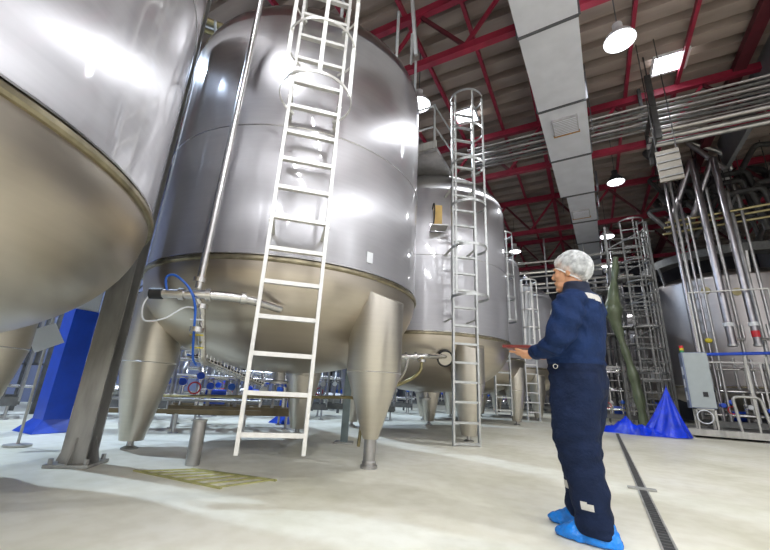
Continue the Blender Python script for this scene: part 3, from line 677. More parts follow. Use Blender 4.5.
obj('red_lens', MB().tube([(2.30, 12.9, 2.24), (2.30, 12.9, 2.31)], .05, 12), M['redp'], b); obj('amber_lens', MB().tube([(2.30, 12.9, 2.18), (2.30, 12.9, 2.24)], .05, 12), M['yellow'], b)

# tall vertical pipes rising from the skid
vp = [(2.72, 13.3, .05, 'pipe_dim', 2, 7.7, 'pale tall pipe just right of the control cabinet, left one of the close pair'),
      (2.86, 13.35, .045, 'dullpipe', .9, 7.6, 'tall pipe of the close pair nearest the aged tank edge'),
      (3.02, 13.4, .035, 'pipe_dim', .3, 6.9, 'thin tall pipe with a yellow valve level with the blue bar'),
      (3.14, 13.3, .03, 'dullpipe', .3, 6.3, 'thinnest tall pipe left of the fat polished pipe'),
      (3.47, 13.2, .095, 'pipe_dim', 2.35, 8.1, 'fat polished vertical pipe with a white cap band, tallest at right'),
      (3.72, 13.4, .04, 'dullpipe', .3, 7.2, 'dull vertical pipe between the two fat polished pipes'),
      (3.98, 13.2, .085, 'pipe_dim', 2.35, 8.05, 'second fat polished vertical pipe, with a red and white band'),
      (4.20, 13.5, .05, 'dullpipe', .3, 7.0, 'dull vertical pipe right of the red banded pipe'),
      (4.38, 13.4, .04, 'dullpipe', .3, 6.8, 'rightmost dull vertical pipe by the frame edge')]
for (x, y, r, m, z0, z1, lb) in vp:
    t = thing('vertical_pipe', (x, y, z0), lb, 'pipe', 'vertical pipes on the right skid')
    if r > .08: path = elbow([(x, y, z0), (x, y, z1), (x - .62, y + .5, z1 - 1.6), (x - .66, y + 1.2, z1 - 1.9)], .1, 4)
    else: path = elbow([(x, y, max(z0, .21)), (x, y, z1), (x + .1, y + .9, z1 + .05)], .15)
    obj('tube', MB().tube(path, r, 12), M[m], t)
    if r > .08:
        obj('end_cap', MB().tube([(x, y, z0 - .03), (x, y, z0 + .03)], r * 1.2, 14), M['dullpipe'], t)
        obj('band', MB().tube([(x, y, 2.85), (x, y, 2.95)], r * 1.25, 14), M['white'], t)
        if m == 'pipe_dim' and x > 3.9: obj('red_band', MB().tube([(x, y, 2.55), (x, y, 2.72)], r * 1.06, 14), M['redp'], t)
        obj('branch', MB().tube(elbow([(x, y, 2.5), (x + .28, y + .05, 2.5), (x + .28, y + .05, 2.9)], .06), .035, 8), M['dullpipe'], t)
    if x == 3.02: obj('valve', MB().sphere((x, y - .05, 2.5), (.09, .07, .07)), M['yellow'], t)
setp(obj('blue_rail', MB().tube([(2.66, 12.85, 2.07), (5.6, 12.85, 2.14)], .04, 10), M['blue']), 'bright blue horizontal rail across the pipes right of the cabinet', 'rail')
t = thing('tube_guard', (3.5, 13.0, .21), 'thin square tube frame round the pipes at right', 'frame')
obj('cross_rail', MB().box((3.53, 13.0, 3.80), (1.7, .035, .035)), M['galv'], t)
for x in (2.70, 4.37): obj('upright', MB().box((x, 13.0, 2.0), (.04, .04, 3.6)), M['galv'], t)
for x in (3.5, 3.9, 4.3): obj('stub_upright', MB().box((x, 12.72, 1.1), (.04, .04, 1.8)), M['galv'], t)
t = thing('guard_hoop', (3.4, 12.66, .2), 'bent tube guard hoop on the platform edge at right', 'guard')
obj('tube', MB().tube(elbow([(3.16, 12.7, .2), (3.10, 12.7, 1.02), (3.62, 12.7, 1.02), (3.72, 12.7, .2)], .12), .035, 10), M['galv'], t)
skid(3.9, 13.75, 0.05, 'dense valve skid with pumps on the right platform', 21, 2.3, 1.0, 1.9, group='pipework skids', deck_z=.34, nval=7)
skid(6.0, 13.9, 0.05, 'valve skid at the right end of the platform', 22, 1.6, 1.0, 1.8, group='pipework skids', deck_z=.34)
skid(1.2, 15.9, 0.0, 'valve skid behind the tarpaulin, right of the man', 23, 2.2, 1.0, 1.9, nval=7)
skid(.3, 19.2, 0.0, 'far valve skid seen beside the hip of the man', 24, 2.4, 1.0, 2.2, nval=7)
setp(obj('looped_hose', MB().ring((2.5, 12.70, .50), .16, .014, 24, 6, normal=(0.1, 1, .1)), M['white']), 'white hose coiled under the control cabinet', 'hose')

# blue tarpaulin draped into a peak
def tarpaulin():
    vs = []; fs = []; nu, nv = 72, 26
    pk = np.array((1.70, 12.1, 1.20))
    for i in range(nu):
        a = 2 * PI * i / nu
        ex = .46 + .05 * math.sin(3 * a) ; ey = .42
        bx, by = 1.62 + ex * math.cos(a) * (1.0 if math.cos(a) > 0 else 1.25), 12.05 + ey * math.sin(a)
        fold = .5 + .5 * math.sin(a * 9 + 1.3 * math.sin(2 * a))
        for j in range(nv + 1):
            s = j / nv
            w = s ** 1.18
            x = pk[0] + (bx - pk[0]) * w; y = pk[1] + (by - pk[1]) * w
            sh = 1 - .16 * fold * math.sin(PI * min(1, s * .9)) 
            x = pk[0] + (x - pk[0]) * sh; y = pk[1] + (y - pk[1]) * sh
            z = pk[2] * (1 - s) + .012 + .02 * noise.noise(Vector((x * 5, y * 5, s * 3)))
            vs.append((x, y, max(.006, z)))
    for i in range(nu):
        i2 = (i + 1) % nu
        for j in range(nv): fs.append((i * (nv + 1) + j, i * (nv + 1) + j + 1, i2 * (nv + 1) + j + 1, i2 * (nv + 1) + j))
    # crumpled skirt trailing to the left
    o = len(vs); nx, ny = 44, 16
    for i in range(nx + 1):
        for j in range(ny + 1):
            u, v = i / nx, j / ny
            x = .02 + 1.65 * u; wv = .25 + .45 * u
            y = 11.95 + (v - .5) * wv * 1.3 + .08 * math.sin(u * 9)
            env = max(0., math.sin(PI * v)) ** .7 * (max(0., math.sin(PI * min(1, .08 + u)))) ** .4
            z = .006 + env * (.10 + .16 * math.exp(-((u - .42) / .13) ** 2) + .12 * u + .16 * noise.noise(Vector((x * 6, y * 7, 1.3))) + .07 * noise.noise(Vector((x * 17, y * 17, 5))))
            vs.append((x, y, max(.006, z)))
    for i in range(nx):
        for j in range(ny): a = o + i * (ny + 1) + j; fs.append((a, a + ny + 1, a + ny + 2, a + 1))
    return vs, fs
v_, f_ = tarpaulin()
setp(link_mesh('tarpaulin', v_, f_, M['tarp'], sharp=28), 'bright blue tarpaulin pulled up into a peak with a crumpled trailing end', 'tarpaulin')

# access tower, wrapped pipe and hanging sheet behind the man
ladder('access_tower', 'dark caged ladder between the wrapped green pipe and the aged tank', (1.43, 14.0), (1.90, 14.0), 0, 6.6, .4, .33, (1.6, 2.3, 3.0, 3.7, 4.4, 5.1, 5.8, 6.5), .36, (.1, -1), None, 0, (), M['dim'])
def pipe_tower(x0, x1, y0, y1, H, n, label, seed, group='pipe towers along the right aisle'):
    rnd = random.Random(seed)
    t = thing('pipe_tower', ((x0 + x1) / 2, (y0 + y1) / 2, 0), label, 'tower', group)
    for x in (x0, x1):
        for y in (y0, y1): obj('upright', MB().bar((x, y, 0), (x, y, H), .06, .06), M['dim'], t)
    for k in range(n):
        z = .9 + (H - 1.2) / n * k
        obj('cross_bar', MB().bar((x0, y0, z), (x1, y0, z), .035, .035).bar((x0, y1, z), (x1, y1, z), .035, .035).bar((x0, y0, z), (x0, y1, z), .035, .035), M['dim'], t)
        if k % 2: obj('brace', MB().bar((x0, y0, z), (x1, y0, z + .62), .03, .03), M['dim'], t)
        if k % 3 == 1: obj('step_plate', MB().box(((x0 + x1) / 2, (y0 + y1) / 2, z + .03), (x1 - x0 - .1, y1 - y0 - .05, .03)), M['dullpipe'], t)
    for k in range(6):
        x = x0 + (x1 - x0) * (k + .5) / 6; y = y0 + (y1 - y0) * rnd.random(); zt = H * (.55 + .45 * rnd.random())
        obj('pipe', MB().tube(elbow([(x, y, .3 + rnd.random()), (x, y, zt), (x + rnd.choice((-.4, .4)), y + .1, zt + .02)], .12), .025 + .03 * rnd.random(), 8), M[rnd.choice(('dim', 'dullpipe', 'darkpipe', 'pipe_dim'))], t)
pipe_tower(1.0, 2.25, 14.6, 15.2, 6.8, 10, 'open steel tower of crossed bars and pipes left of the aged tank', 1)
pipe_tower(.55, 1.5, 17.2, 18.0, 6.0, 8, 'far steel tower of pipes just right of the head of the man', 2)
pipe_tower(1.15, 2.15, 19.6, 20.4, 6.4, 9, 'far steel tower of pipes between the wrapped pipe and the aged tank', 3)
LG = 'pipe towers along the left wall'
pipe_tower(-10.2, -9.3, 2.6, 3.5, 4.2, 6, 'far pipe tower seen at the left frame edge beside the blue column', 11, LG)
pipe_tower(-10.6, -9.6, 5.4, 6.2, 3.6, 6, 'far pipe tower seen past the steel column under the central tank', 12, LG)
pipe_tower(-9.3, -8.3, 7.0, 7.8, 3.4, 6, 'far pipe tower seen behind the ladder foot of the central tank', 13, LG)
pipe_tower(-8.0, -7.0, 10.2, 11.0, 3.4, 6, 'far pipe tower seen between the rear and right legs of the central tank', 14, LG)
pipe_tower(-6.8, -6.0, 14.6, 15.4, 3.4, 6, 'far pipe tower seen under the second tank', 15, LG)
pipe_tower(-1.2, -.2, 19.0, 19.8, 5.2, 7, 'far steel tower of pipes left of the chest of the man', 4)
M['film'] = mat('olive_plastic_film', (0.13, 0.155, 0.09), 0.3, 0.0, 0.25, 3, .4, 6)
pts = spline([(1.20, 14.3, 5.5), (1.10, 14.3, 4.9), (.98, 14.3, 4.2), (.92, 14.3, 3.5), (1.05, 14.3, 2.6), (1.22, 14.3, 1.6), (1.30, 14.3, .7), (1.33, 14.3, 0.0)], 6)
setp(obj('wrapped_pipe', MB().tube(pts, [.10 + .16 * math.exp(-((p[2] - 3.7) / .55) ** 2) + .05 * math.exp(-((p[2] - 1.2) / .8) ** 2) + .02 * math.sin(p[2] * 9) for p in pts], 16), M['film']), 'bulging olive green plastic wrapped pipe behind the shoulder of the man', 'pipe')
vs = []; fs = []
for i in range(15):
    for j in range(31):
        u, v = i / 14, j / 30
        vs.append((-1.78 + .34 * u * (1 - .35 * v), 13.25 + .05 * math.sin(u * 14 + v * 5) + .05 * v, 4.4 - 2.1 * v))
for i in range(14):
    for j in range(30): a = i * 31 + j; fs.append((a, a + 1, a + 32, a + 31))
sh_ = link_mesh('plastic_sheet', vs, fs, M['white'])
sm = sh_.modifiers.new('thickness', 'SOLIDIFY'); sm.thickness = .006
setp(sh_, 'white plastic sheet hanging on the far ladder left of the man', 'sheet')

# overhead pipe rack passing above the duct
t = thing('pipe_rack', (1.95, 10.2, 6.9), 'dark rack hanger holding the bundle of parallel pipes right of the duct', 'rack')
obj('hanger_channel', MB().bar((2.0, 9.5, 6.75), (2.0, 9.5, 8.6), .13, .08).bar((2.0, 10.68, 6.75), (2.0, 10.68, 9.2), .08, .08), M['darkpipe'], t)
for z in (7.0, 7.68): obj('cross_channel', MB().bar((2.0, 9.45, z), (2.0, 10.7, z), .09, .07), M['darkpipe'], t)
obj('hanger_rod', MB().tube([(2.0, 9.5, 8.5), (2.0, 9.5, 9.2)], .018, 6), M['darkpipe'], t)
for k in range(7):
    y = 9.56 + .175 * k
    setp(obj('rack_pipe', MB().tube([(-2.6, y, 7.78), (2.0, y, 7.78), (7.0, y + .02, 7.78)], .032 + .008 * (k % 3), 8), M['dim' if k % 2 else 'rackpipe']), 'straight pipe of the bundle crossing above the duct, %s from the front edge' % ('first', 'second', 'third', 'fourth', 'fifth', 'sixth', 'seventh')[k], 'pipe', 'bundle of overhead pipes')
for k in range(3):
    y = 9.75 + .3 * k
    setp(obj('rack_pipe', MB().tube([(1.9, y, 7.11), (7.0, y, 7.11)], .07, 10), M['dullpipe' if k else 'rackpipe']), 'lagged lower pipe under the bundle at upper right, %s from the front' % ('first', 'second', 'third')[k], 'pipe', 'lower pipes of the rack')
t = thing('hanging_panel', (2.0, 8.9, 5.4), 'small beige slatted panel hanging below the pipe rack hanger', 'panel')
M['beige'] = mat('dull_beige_panel', (0.17, 0.15, 0.12), 0.6)
obj('panel', MB().box((1.98, 9.0, 5.72), (.42, .06, .75), rz=-.1), M['beige'], t)
for k in range(4): obj('slat', MB().box((1.98, 8.96, 5.45 + .18 * k), (.40, .02, .03), rz=-.1), M['dim'], t)
for s in (-.18, .18): obj('hanger', MB().tube([(1.98 + s, 9.0, 6.05), (1.98 + s, 9.0, 9.2)], .012, 6), M['darkpipe'], t)
for k, (y, z, lb) in enumerate(((13.6, 6.25, 'upper'), (13.9, 6.2, 'middle'), (14.2, 6.1, 'lower'))):
    setp(obj('cross_pipe', MB().tube([(2.6, y, z), (7.5, y - .6, z + .1)], .04, 8), M['yellowpipe']), 'yellowish pipe running level across the tall pipes at right, %s of three' % lb, 'pipe', 'yellowish level pipes at right')
# dark overhead ducts and lagged pipes at upper right
rnd = random.Random(5)
for k in range(36):
    x = 2.7 + rnd.random() * 4.2; y = 13.9 + rnd.random() * 2.4; z = 5.7 + rnd.random() * 2.5
    d = rnd.choice((-1, 1)); L = .7 + rnd.random() * .8
    t = thing('lagged_pipe', (x, y, z), 'dark lagged pipe in the tangle above the aged tank at upper right', 'pipe', 'tangle of dark pipes at upper right')
    xe, ze = x + d * L * .6, min(8.8, z + L + .15)
    obj('tube', MB().tube(elbow([(x, y, z), (xe, y + .1, z + L), (xe + .9, y + .3, ze), (xe + 1.1, y + .5, z + .2)], .18), .06 + .05 * rnd.random(), 10), M['darkpipe'] if k % 6 else M['dullpipe'], t)
    obj('hanger_rod', MB().tube([(xe + .45, y + .2, (z + L + ze) / 2), (xe + .45, y + .2, 9.25)], .014, 6), M['darkpipe'], t)
# pipe bridge in the far distance over the row of tanks
t = thing('pipe_bridge', (-.4, 16.9, 4.6), 'far steel bridge carrying level pipes left of the head of the man', 'bridge')
for k, (y, z, r) in enumerate(((16.4, 6.35, .05), (16.6, 5.95, .06), (16.4, 5.7, .04), (16.7, 5.45, .06), (16.5, 5.2, .05), (16.4, 4.95, .035))):
    obj('pipe', MB().tube([(-3.2, y, z), (-.9, y, z), (-.7, y + .1, z + .1), (1.9, y + .1, z + .1)], r, 8), M['pipe' if k % 2 else 'dullpipe'], t)
for x in (-2.9, -1.2, .3, 1.7): obj('hanger', MB().bar((x, 16.55, 4.8), (x, 16.55, 7.5), .06, .06), M['dullpipe'], t)
for x in (-2.0, -.4, 1.0): obj('valve', MB().sphere((x, 16.4, 5.7), (.14, .12, .12)).tube([(x, 16.4, 5.7), (x, 16.4, 5.2)], .03, 8), M['pipe'], t)
for (x, y, lb) in ((2.4, 22.6, 'left'), (5.2, 23.2, 'right'), (-1.2, 23.5, 'middle')):
    tank('process_tank', x, y, 1.25, 1.2, 4.4, 'dim far tank by the back wall, %s one behind the man' % lb, [(x - .9, y - .4), (x + .9, y - .4), (x, y + 1)], depth=.5, mats=('oldtank',) * 3, group='far tanks by the back wall', nseg=40, legr=.16, knee=.6)

# ------------------------------------------------------------------ the man
def ev_mesh(o):
    dg = bpy.context.evaluated_depsgraph_get(); dg.update()
    return bpy.data.meshes.new_from_object(o.evaluated_get(dg), depsgraph=dg)
def organic(mb, voxel, smooth, it, disp=()):
    me = bpy.data.meshes.new('form'); me.from_pydata(mb.v, [], mb.f); me.update()
    bm = bmesh.new(); bm.from_mesh(me); bmesh.ops.recalc_face_normals(bm, faces=bm.faces); bm.to_mesh(me); bm.free()
    o = bpy.data.objects.new('form', me); COL.objects.link(o)
    r = o.modifiers.new('r', 'REMESH'); r.mode = 'VOXEL'; r.voxel_size = voxel
    s = o.modifiers.new('s', 'SMOOTH'); s.factor = smooth; s.iterations = it
    out = ev_mesh(o); bpy.data.objects.remove(o); bpy.data.meshes.remove(me)
    V = np.empty(len(out.vertices) * 3); out.vertices.foreach_get('co', V); V = V.reshape(-1, 3)
    N = np.empty(len(out.vertices) * 3); out.vertices.foreach_get('normal', N); N = N.reshape(-1, 3)
    Fc = [tuple(p.vertices) for p in out.polygons]; bpy.data.meshes.remove(out)
    return V, N, Fc
def sect(secs, n=28, p=2.0):           # loft of level ellipse sections (f, l, u, rf, rl)
    vs = []; fs = []
    for (f, l, u, rf, rl) in secs:
        for j in range(n):
            a = 2 * PI * j / n; c, s = math.cos(a), math.sin(a)
            vs.append((f + rf * math.copysign(abs(c) ** (2 / p), c), l + rl * math.copysign(abs(s) ** (2 / p), s), u))
    k = len(secs)
    for i in range(k - 1):
        for j in range(n): fs.append((i * n + j, i * n + (j + 1) % n, (i + 1) * n + (j + 1) % n, (i + 1) * n + j))
    fs.append(tuple(range(n))[::-1]); fs.append(tuple((k - 1) * n + j for j in range(n)))
    return vs, fs
MO = np.array((-.06, 2.78, 0.)); hd = rad(14)
mf_ = np.array((-math.cos(hd), math.sin(hd), 0)); ml_ = np.array((-math.sin(hd), -math.cos(hd), 0))
def mw(V): V = np.array(V, float); return MO + V[:, :1] * mf_ + V[:, 1:2] * ml_ + V[:, 2:3] * np.array((0, 0, 1.))
man = thing('person', tuple(MO), 'person in navy coveralls, white hair net and blue shoe covers, holding a tablet', 'person')
M['skin'] = mat('warm_skin', (0.66, 0.34, 0.19), 0.5, 0.0, 0.08, 12)
M['skin'].node_tree.nodes['Principled BSDF'].inputs['Subsurface Weight'].default_value = 0.08
M['cloth'] = mat('navy_work_cloth', (0.009, 0.025, 0.085), 0.75, 0.0, 0.25, 9, 0.35, 60, spec=.2)
M['trouser'] = mat('dark_navy_trouser_cloth', (0.008, 0.016, 0.046), 0.8, 0.0, 0.25, 9, 0.35, 60, spec=.2)
M['clothdark'] = mat('dark_navy_collar', (0.006, 0.012, 0.035), 0.8, 0.0, 0.2, 9)
M['tape'] = mat('silver_reflective_tape', (0.62, 0.60, 0.55), 0.45, 0.0, 0.12, 30)
M['tapey'] = mat('yellow_reflective_tape', (0.75, 0.70, 0.35), 0.45, 0.0, 0.1, 30)
M['shoe'] = mat('blue_shoe_cover_plastic', (0.01, 0.23, 0.80), 0.22, 0.0, 0.3, 14, 1.0, 22)

# --- body: head, neck, torso core, arms, hands, one continuous skin
B = MB()
B.sphere((-.022, 0, 1.632), (.098, .077, .094), 24, 16).sphere((.030, 0, 1.575), (.062, .062, .085), 20, 14).sphere((.036, 0, 1.512), (.050, .052, .044), 18, 12).sphere((.072, 0, 1.484), (.020, .024, .019), 14, 10)
B.tube([(.084, 0, 1.612), (.098, 0, 1.588), (.108, 0, 1.568)], [.009, .010, .011], 10).sphere((.098, .009, 1.563), (.008, .008, .007)).sphere((.098, -.009, 1.563), (.008, .008, .007)).sphere((.105, 0, 1.567), (.009, .009, .009))
B.sphere((.086, 0, 1.532), (.012, .024, .007)).sphere((.084, 0, 1.520), (.012, .022, .007)).sphere((.076, .030, 1.622), (.014, .028, .009)).sphere((.076, -.030, 1.622), (.014, .028, .009))
for s in (-1, 1):
    B.sphere((.055, .044 * s, 1.565), (.025, .018, .022)).sphere((-.022, .079 * s, 1.588), (.020, .010, .034), 14, 10).sphere((-.015, .074 * s, 1.565), (.012, .010, .014))
B.tube([(-.045, 0, 1.40), (-.035, 0, 1.47), (-.015, 0, 1.55)], [.075, .060, .060], 20)
v, f = sect([(0, 0, .86, .12, .15), (0, 0, 1.0, .12, .15), (-.02, 0, 1.2, .11, .16), (-.035, 0, 1.33, .10, .17), (-.04, 0, 1.41, .07, .10)]); B.add(v, f)
for s in (1, -1):
    B.tube([(0.0, .09 * s, .88), (.03 + (.02 if s < 0 else 0), .095 * s, .52), (-.056 + (.10 if s < 0 else 0), .10 * s, .12)], [.095, .065, .045], 14)
    B.tube([(-.056 + (.10 if s < 0 else 0), .10 * s, .10), (-.056 + (.10 if s < 0 else 0), .10 * s, .05), (.05 + (.10 if s < 0 else 0), .11 * s, .04)], [.045, .045, .035], 12)
sh = {1: ((-.045, .185, 1.36), (.045, .245, 1.075), (.245, .115, 1.035)), -1: ((-.045, -.185, 1.36), (.055, -.245, 1.08), (.235, -.135, 1.045))}
for s in (1, -1):
    a, b_, c_ = [np.array(q) for q in sh[s]]
    B.tube([a, (a + b_) / 2, b_], [.058, .052, .044], 14); B.tube([b_, (b_ + c_) / 2, c_], [.045, .040, .028], 14)
def finger(pts, r0, r1): B.tube(spline(pts, 4), list(np.linspace(r0, r1, (len(pts) - 1) * 4 + 1)), 10); B.sphere(pts[-1], (r1 * 1.02,) * 3, 10, 8)
TB = 1.078                           # underside of the tablet
# left hand: palm up below the tablet, fingers running forward beneath it, thumb over the near edge
B.tube([(.235, .118, 1.034), (.275, .098, 1.030), (.325, .080, 1.036)], [.028, .033, .030], 14).sphere((.325, .082, 1.040), (.050, .040, .017), 16, 10)
for dl, L, bend in ((.030, .062, .0), (.010, .075, .002), (-.011, .070, .002), (-.030, .056, .0)):
    p = np.array((.355, .078 + dl * .95, 1.046)); q = p + np.array((L * .5, -.018 - dl * .1, .008)); e = p + np.array((L, -.034, .0145))
    finger([p - np.array((.03, -.008, 0)), p, q, e], .0098, .0078)
finger([(.275, .118, 1.036), (.305, .124, 1.050), (.335, .118, 1.062), (.362, .108, 1.070)], .0115, .0085)
# right hand: holds the far edge, fingers below and thumb on top
B.tube([(.225, -.138, 1.044), (.262, -.120, 1.046), (.295, -.108, 1.048)], [.028, .031, .028], 14).sphere((.290, -.105, 1.048), (.042, .036, .016), 16, 10)
for dl, L in ((.026, .060), (.008, .072), (-.010, .068), (-.027, .054)):
    p = np.array((.315, -.100 + dl * .9, 1.050)); q = p + np.array((L * .5, .018, .006)); e = p + np.array((L, .032, .0115))
    finger([p - np.array((.03, .008, 0)), p, q, e], .0098, .0078)
finger([(.258, -.135, 1.055), (.275, -.138, 1.076), (.290, -.118, 1.092), (.300, -.092, 1.0965)], .0115, .0085)
V, N, Fc = organic(B, .0042, .5, 3)
link_mesh('body', mw(V), [tuple(f[::-1]) for f in Fc] if False else Fc, M['skin'], man, sharp=60)
for s in (1, -1):
    e = obj('eye', MB().add(mw(MB().sphere((0.083, .031 * s, 1.603), (.010, .013, .008), 12, 8).v), MB().sphere((0, 0, 0), (1, 1, 1), 12, 8).f), M['blackm'], man)
    tv = MB().tube([(.083, .016 * s, 1.628), (.086, .032 * s, 1.633), (.076, .048 * s, 1.628)], .004, 6); obj('eyebrow', MB().add(mw(tv.v), tv.f), M['blackm'], man)

# --- coverall
Cv = MB()
v, f = sect([(0.0, 0, .76, .135, .165), (-.005, 0, .82, .155, .195), (.005, 0, .90, .165, .198), (.010, 0, .96, .166, .192), (.008, 0, 1.02, .168, .195), (-.004, 0, 1.12, .172, .205), (-.018, 0, 1.22, .172, .212), (-.034, 0, 1.31, .162, .215), (-.044, 0, 1.375, .135, .195), (-.050, 0, 1.42, .105, .135), (-.048, 0, 1.455, .086, .095)], 36, 2.3); Cv.add(v, f)
v, f = sect([(-.046, 0, 1.42, .086, .088), (-.044, 0, 1.47, .086, .086), (-.046, 0, 1.515, .084, .084)], 28); Cv.add(v, f)     # collar
for s in (1, -1):
    a, b_, c_ = [np.array(q) for q in sh[s]]
    Cv.sphere(a + [.0, -.01 * s, -.01], (.100, .078, .082), 18, 12)
    m1 = (a + b_) / 2 + [-.012, .004 * s, 0]
    Cv.tube([a, a * .7 + b_ * .3 + [-.008, 0, 0], m1, b_ + [-.012, 0, .03], b_ + [.01, 0, -.004]], [.092, .098, .094, .084, .070], 18)
    m2 = b_ * .5 + c_ * .5 + [0, 0, -.008]
    Cv.tube([b_ + [-.01, 0, .01], b_ * .8 + c_ * .2 + [0, 0, -.008], m2, b_ * .2 + c_ * .8, c_ + (c_ - b_) * -.02], [.066, .068, .056, .047, .041], 18)
# near (left) leg and far (right) leg, loose trousers
v, f = sect([(.0, .10, .90, .150, .105), (.002, .100, .78, .150, .108), (.012, .100, .68, .140, .105), (.028, .098, .58, .132, .102), (.026, .098, .52, .128, .100), (.006, .098, .42, .116, .096), (-.010, .100, .30, .110, .092), (-.026, .102, .20, .108, .090), (-.034, .103, .13, .104, .088), (-.036, .104, .075, .096, .084), (-.036, .104, .05, .092, .082)], 30, 2.2); Cv.add(v, f)
v, f = sect([(.0, -.09, .90, .150, .105), (.01, -.092, .78, .148, .106), (.03, -.092, .66, .135, .102), (.045, -.092, .54, .122, .098), (.052, -.093, .40, .110, .092), (.070, -.095, .28, .102, .088), (.078, -.096, .16, .098, .086), (.080, -.097, .09, .090, .082), (.080, -.097, .065, .088, .080)], 30, 2.2); Cv.add(v, f)
V, N, Fc = organic(Cv, .0085, .5, 6)
D = np.zeros(len(V))
for i, p in enumerate(V):
    x, y, z = p
    d = .013 * noise.noise(Vector((x * 7, y * 7, z * 9))) + .006 * noise.noise(Vector((x * 15, y * 15 + z * 6, z * 22)))
    if z < .62:                                    # stacked folds towards the hems
        wgt = .35 + .65 * math.exp(-((z - .16) / .14) ** 2)
        d += wgt * (.0045 * math.sin(z * 62 + 5 * noise.noise(Vector((x * 6, y * 6, z * 3))) + x * 10) )
    if .48 < z < .66: d += .003 * math.sin(z * 70 + x * 16)
    if .88 < z < 1.06 and x < .19 : d += .006 * math.sin((z - .93) * 58 + 3 * noise.noise(Vector((x * 7, y * 7, 2)))) * math.exp(-((z - .97) / .05) ** 2)
    if z > 1.0 and abs(y) > .17: d += .0065 * math.sin(z * 46 - x * 40 + 4 * noise.noise(Vector((x * 8, y * 8, z * 6))))
    if abs(z - .955) < .012 and x < .2 and abs(y) < .2 : d -= .006
    D[i] = d
V2 = V + N * D[:, None]
mi = []
for f in Fc:
    c_ = V[list(f)].mean(0); x, y, z = c_; k = 3 if z < .965 and math.hypot(x - .05, y) < .24 else 0
    if z > 1.425 and abs(y) < .12: k = 1
    elif .03 < y < .175 and x < -.06 and abs(z - 1.385 - .12 * (y - .1)) < .026: k = 2
    elif .085 < x and 1.285 < z < 1.325 and y > .06 and y < .2: k = 2
    elif abs(y - .1) < .12 and y > 0 and abs(z - .205 - (x - .07) * .12) < .019 and -.06 < x < .0: k = 2
    elif y < 0 and abs(z - .245) < .019 and x > .02: k = 2
    mi.append(k)
cov = link_mesh('coverall', mw(V2), Fc, [M['cloth'], M['clothdark'], M['tape'], M['trouser']], man, mi=mi, sharp=70)
def mpart(name, mb, m, parent=man): return obj(name, MB().add(mw(mb.v), mb.f), m, parent)
mpart('waist_ring', MB().ring((.075, .197, .945), .013, .003, 16, 6, normal=(0, 1, 0)), M['pipe'])

# --- hair net: thin gathered fabric cap with an elastic edge
Hn = []; Hf = []; nu, nv = 90, 26
c0 = np.array((-.036, 0, 1.628)); e0 = vn((-.72, 0, 1.0))     # crown axis leans back
sx = np.array((e0[2], 0, -e0[0])); sy = np.array((0, 1., 0))
for i in range(nu):
    a = 2 * PI * i / nu
    for j in range(nv + 1):
        ph = (PI * .655) * j / nv
        pl = .0045 * math.sin(ph) * math.sin(a * 17 + 2.5 * math.sin(a * 3 + ph * 2)) * (1 if j > 3 else 0)
        pf = 1.0 + .03 * math.sin(a * 5 + 1) * math.sin(ph)
        r3 = np.array((.122, .098, .118)); 
        tck = 1.0 - .17 * max(0, (j - nv + 4) / 4) ** 1.5 
        q = (sx * math.cos(a) * math.sin(ph) * .125 + sy * math.sin(a) * math.sin(ph) * .107) * tck * pf + e0 * math.cos(ph) * .124
        Hn.append(c0 + q * (1 + pl / .11))
for i in range(nu):
    i2 = (i + 1) % nu
    for j in range(nv): Hf.append((i * (nv + 1) + j, i * (nv + 1) + j + 1, i2 * (nv + 1) + j + 1, i2 * (nv + 1) + j))
nm, nt, b = new_mat('hair_net_fabric')
tc = nd(nt, 'ShaderNodeTexCoord'); n1 = nd(nt, 'ShaderNodeTexNoise'); n1.inputs['Scale'].default_value = 24; n1.inputs['Detail'].default_value = 5
nt.links.new(tc.outputs['Object'], n1.inputs['Vector'])
b.inputs['Base Color'].default_value = (.86, .88, .88, 1); b.inputs['Roughness'].default_value = .7
nt.links.new(ramp(nt, n1.outputs[0], [(.35, (.34,) * 3), (.65, (.74,) * 3)]), b.inputs['Alpha'])
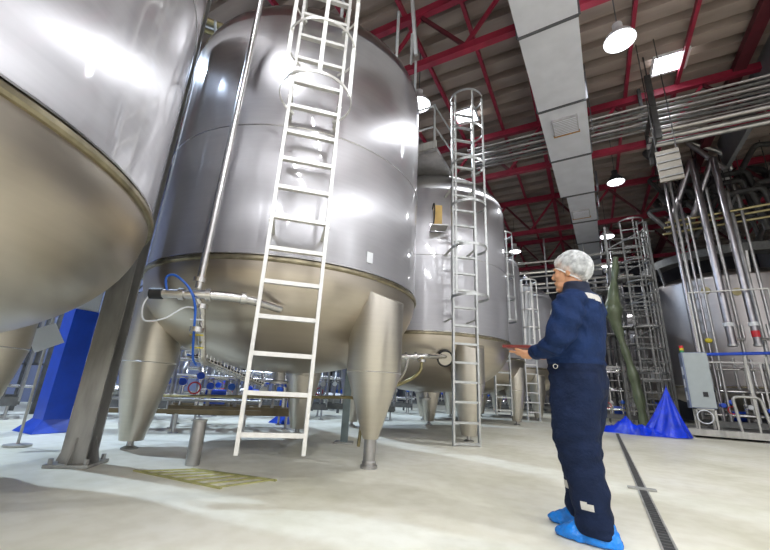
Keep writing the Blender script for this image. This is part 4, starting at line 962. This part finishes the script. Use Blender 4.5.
hn = link_mesh('hair_net', mw(Hn), Hf, nm, man, sharp=80)
edge = [Hn[i * (nv + 1) + nv] for i in range(nu)]
M['elastic'] = mat('white_elastic', (.86, .87, .87), .7)
obj('elastic_edge', MB().tube(mw(edge), .0055, 8, closed=True), M['elastic'], hn)
M['hair'] = mat('black_hair', (.02, .016, .014), .6)
hb = MB().sphere((-.034, 0, 1.640), (.098, .081, .094), 24, 16); mpart('hair', hb, M['hair'])

# --- shoe covers
for s, fx in ((1, -.038), (-1, .080)):
    S_ = MB(); ly = .104 * s
    S_.add(*sect([(fx + .045, ly + .01 * s, .004, .168, .052), (fx + .045, ly + .01 * s, .03, .178, .060), (fx + .03, ly, .06, .150, .058), (fx + .005, ly, .09, .108, .062), (fx - .01, ly, .125, .082, .066)], 26, 2.4))
    V, N, Fc = organic(S_, .007, .5, 4)
    Dd = np.array([.006 * noise.noise(Vector((p[0] * 22, p[1] * 22, p[2] * 30))) + .004 * noise.noise(Vector((p[0] * 50, p[1] * 50, p[2] * 50))) for p in V])
    V2 = V + N * Dd[:, None]; V2[:, 2] = np.maximum(V2[:, 2], .001)
    link_mesh('shoe_cover', mw(V2), Fc, M['shoe'], man, sharp=50)

# --- tablet resting on his hands
M['tabcase'] = mat('dark_red_tablet_case', (.19, .03, .025), .45)
tr = math.sin(rad(3)); 
def tpt(f, l, h): return (f, l, TB + h + (f - .33) * .06)
def tbox(f0, f1, l0, l1, h0, h1):
    P = [tpt(a, b_, h) for h in (h0, h1) for a, b_ in ((f0, l0), (f1, l0), (f1, l1), (f0, l1))]
    return MB().add(mw(P), [(0, 3, 2, 1), (4, 5, 6, 7), (0, 1, 5, 4), (1, 2, 6, 5), (2, 3, 7, 6), (3, 0, 4, 7)])
t = thing('tablet', tuple(mw([(.33, 0, TB)])[0]), 'thin dark red cased tablet held flat in the hands of the man', 'tablet')
obj('case', tbox(.195, .465, -.095, .095, 0, .020), M['tabcase'], t)
obj('screen', tbox(.208, .442, -.083, .083, 0.0202, .0212), M['paper'], t)
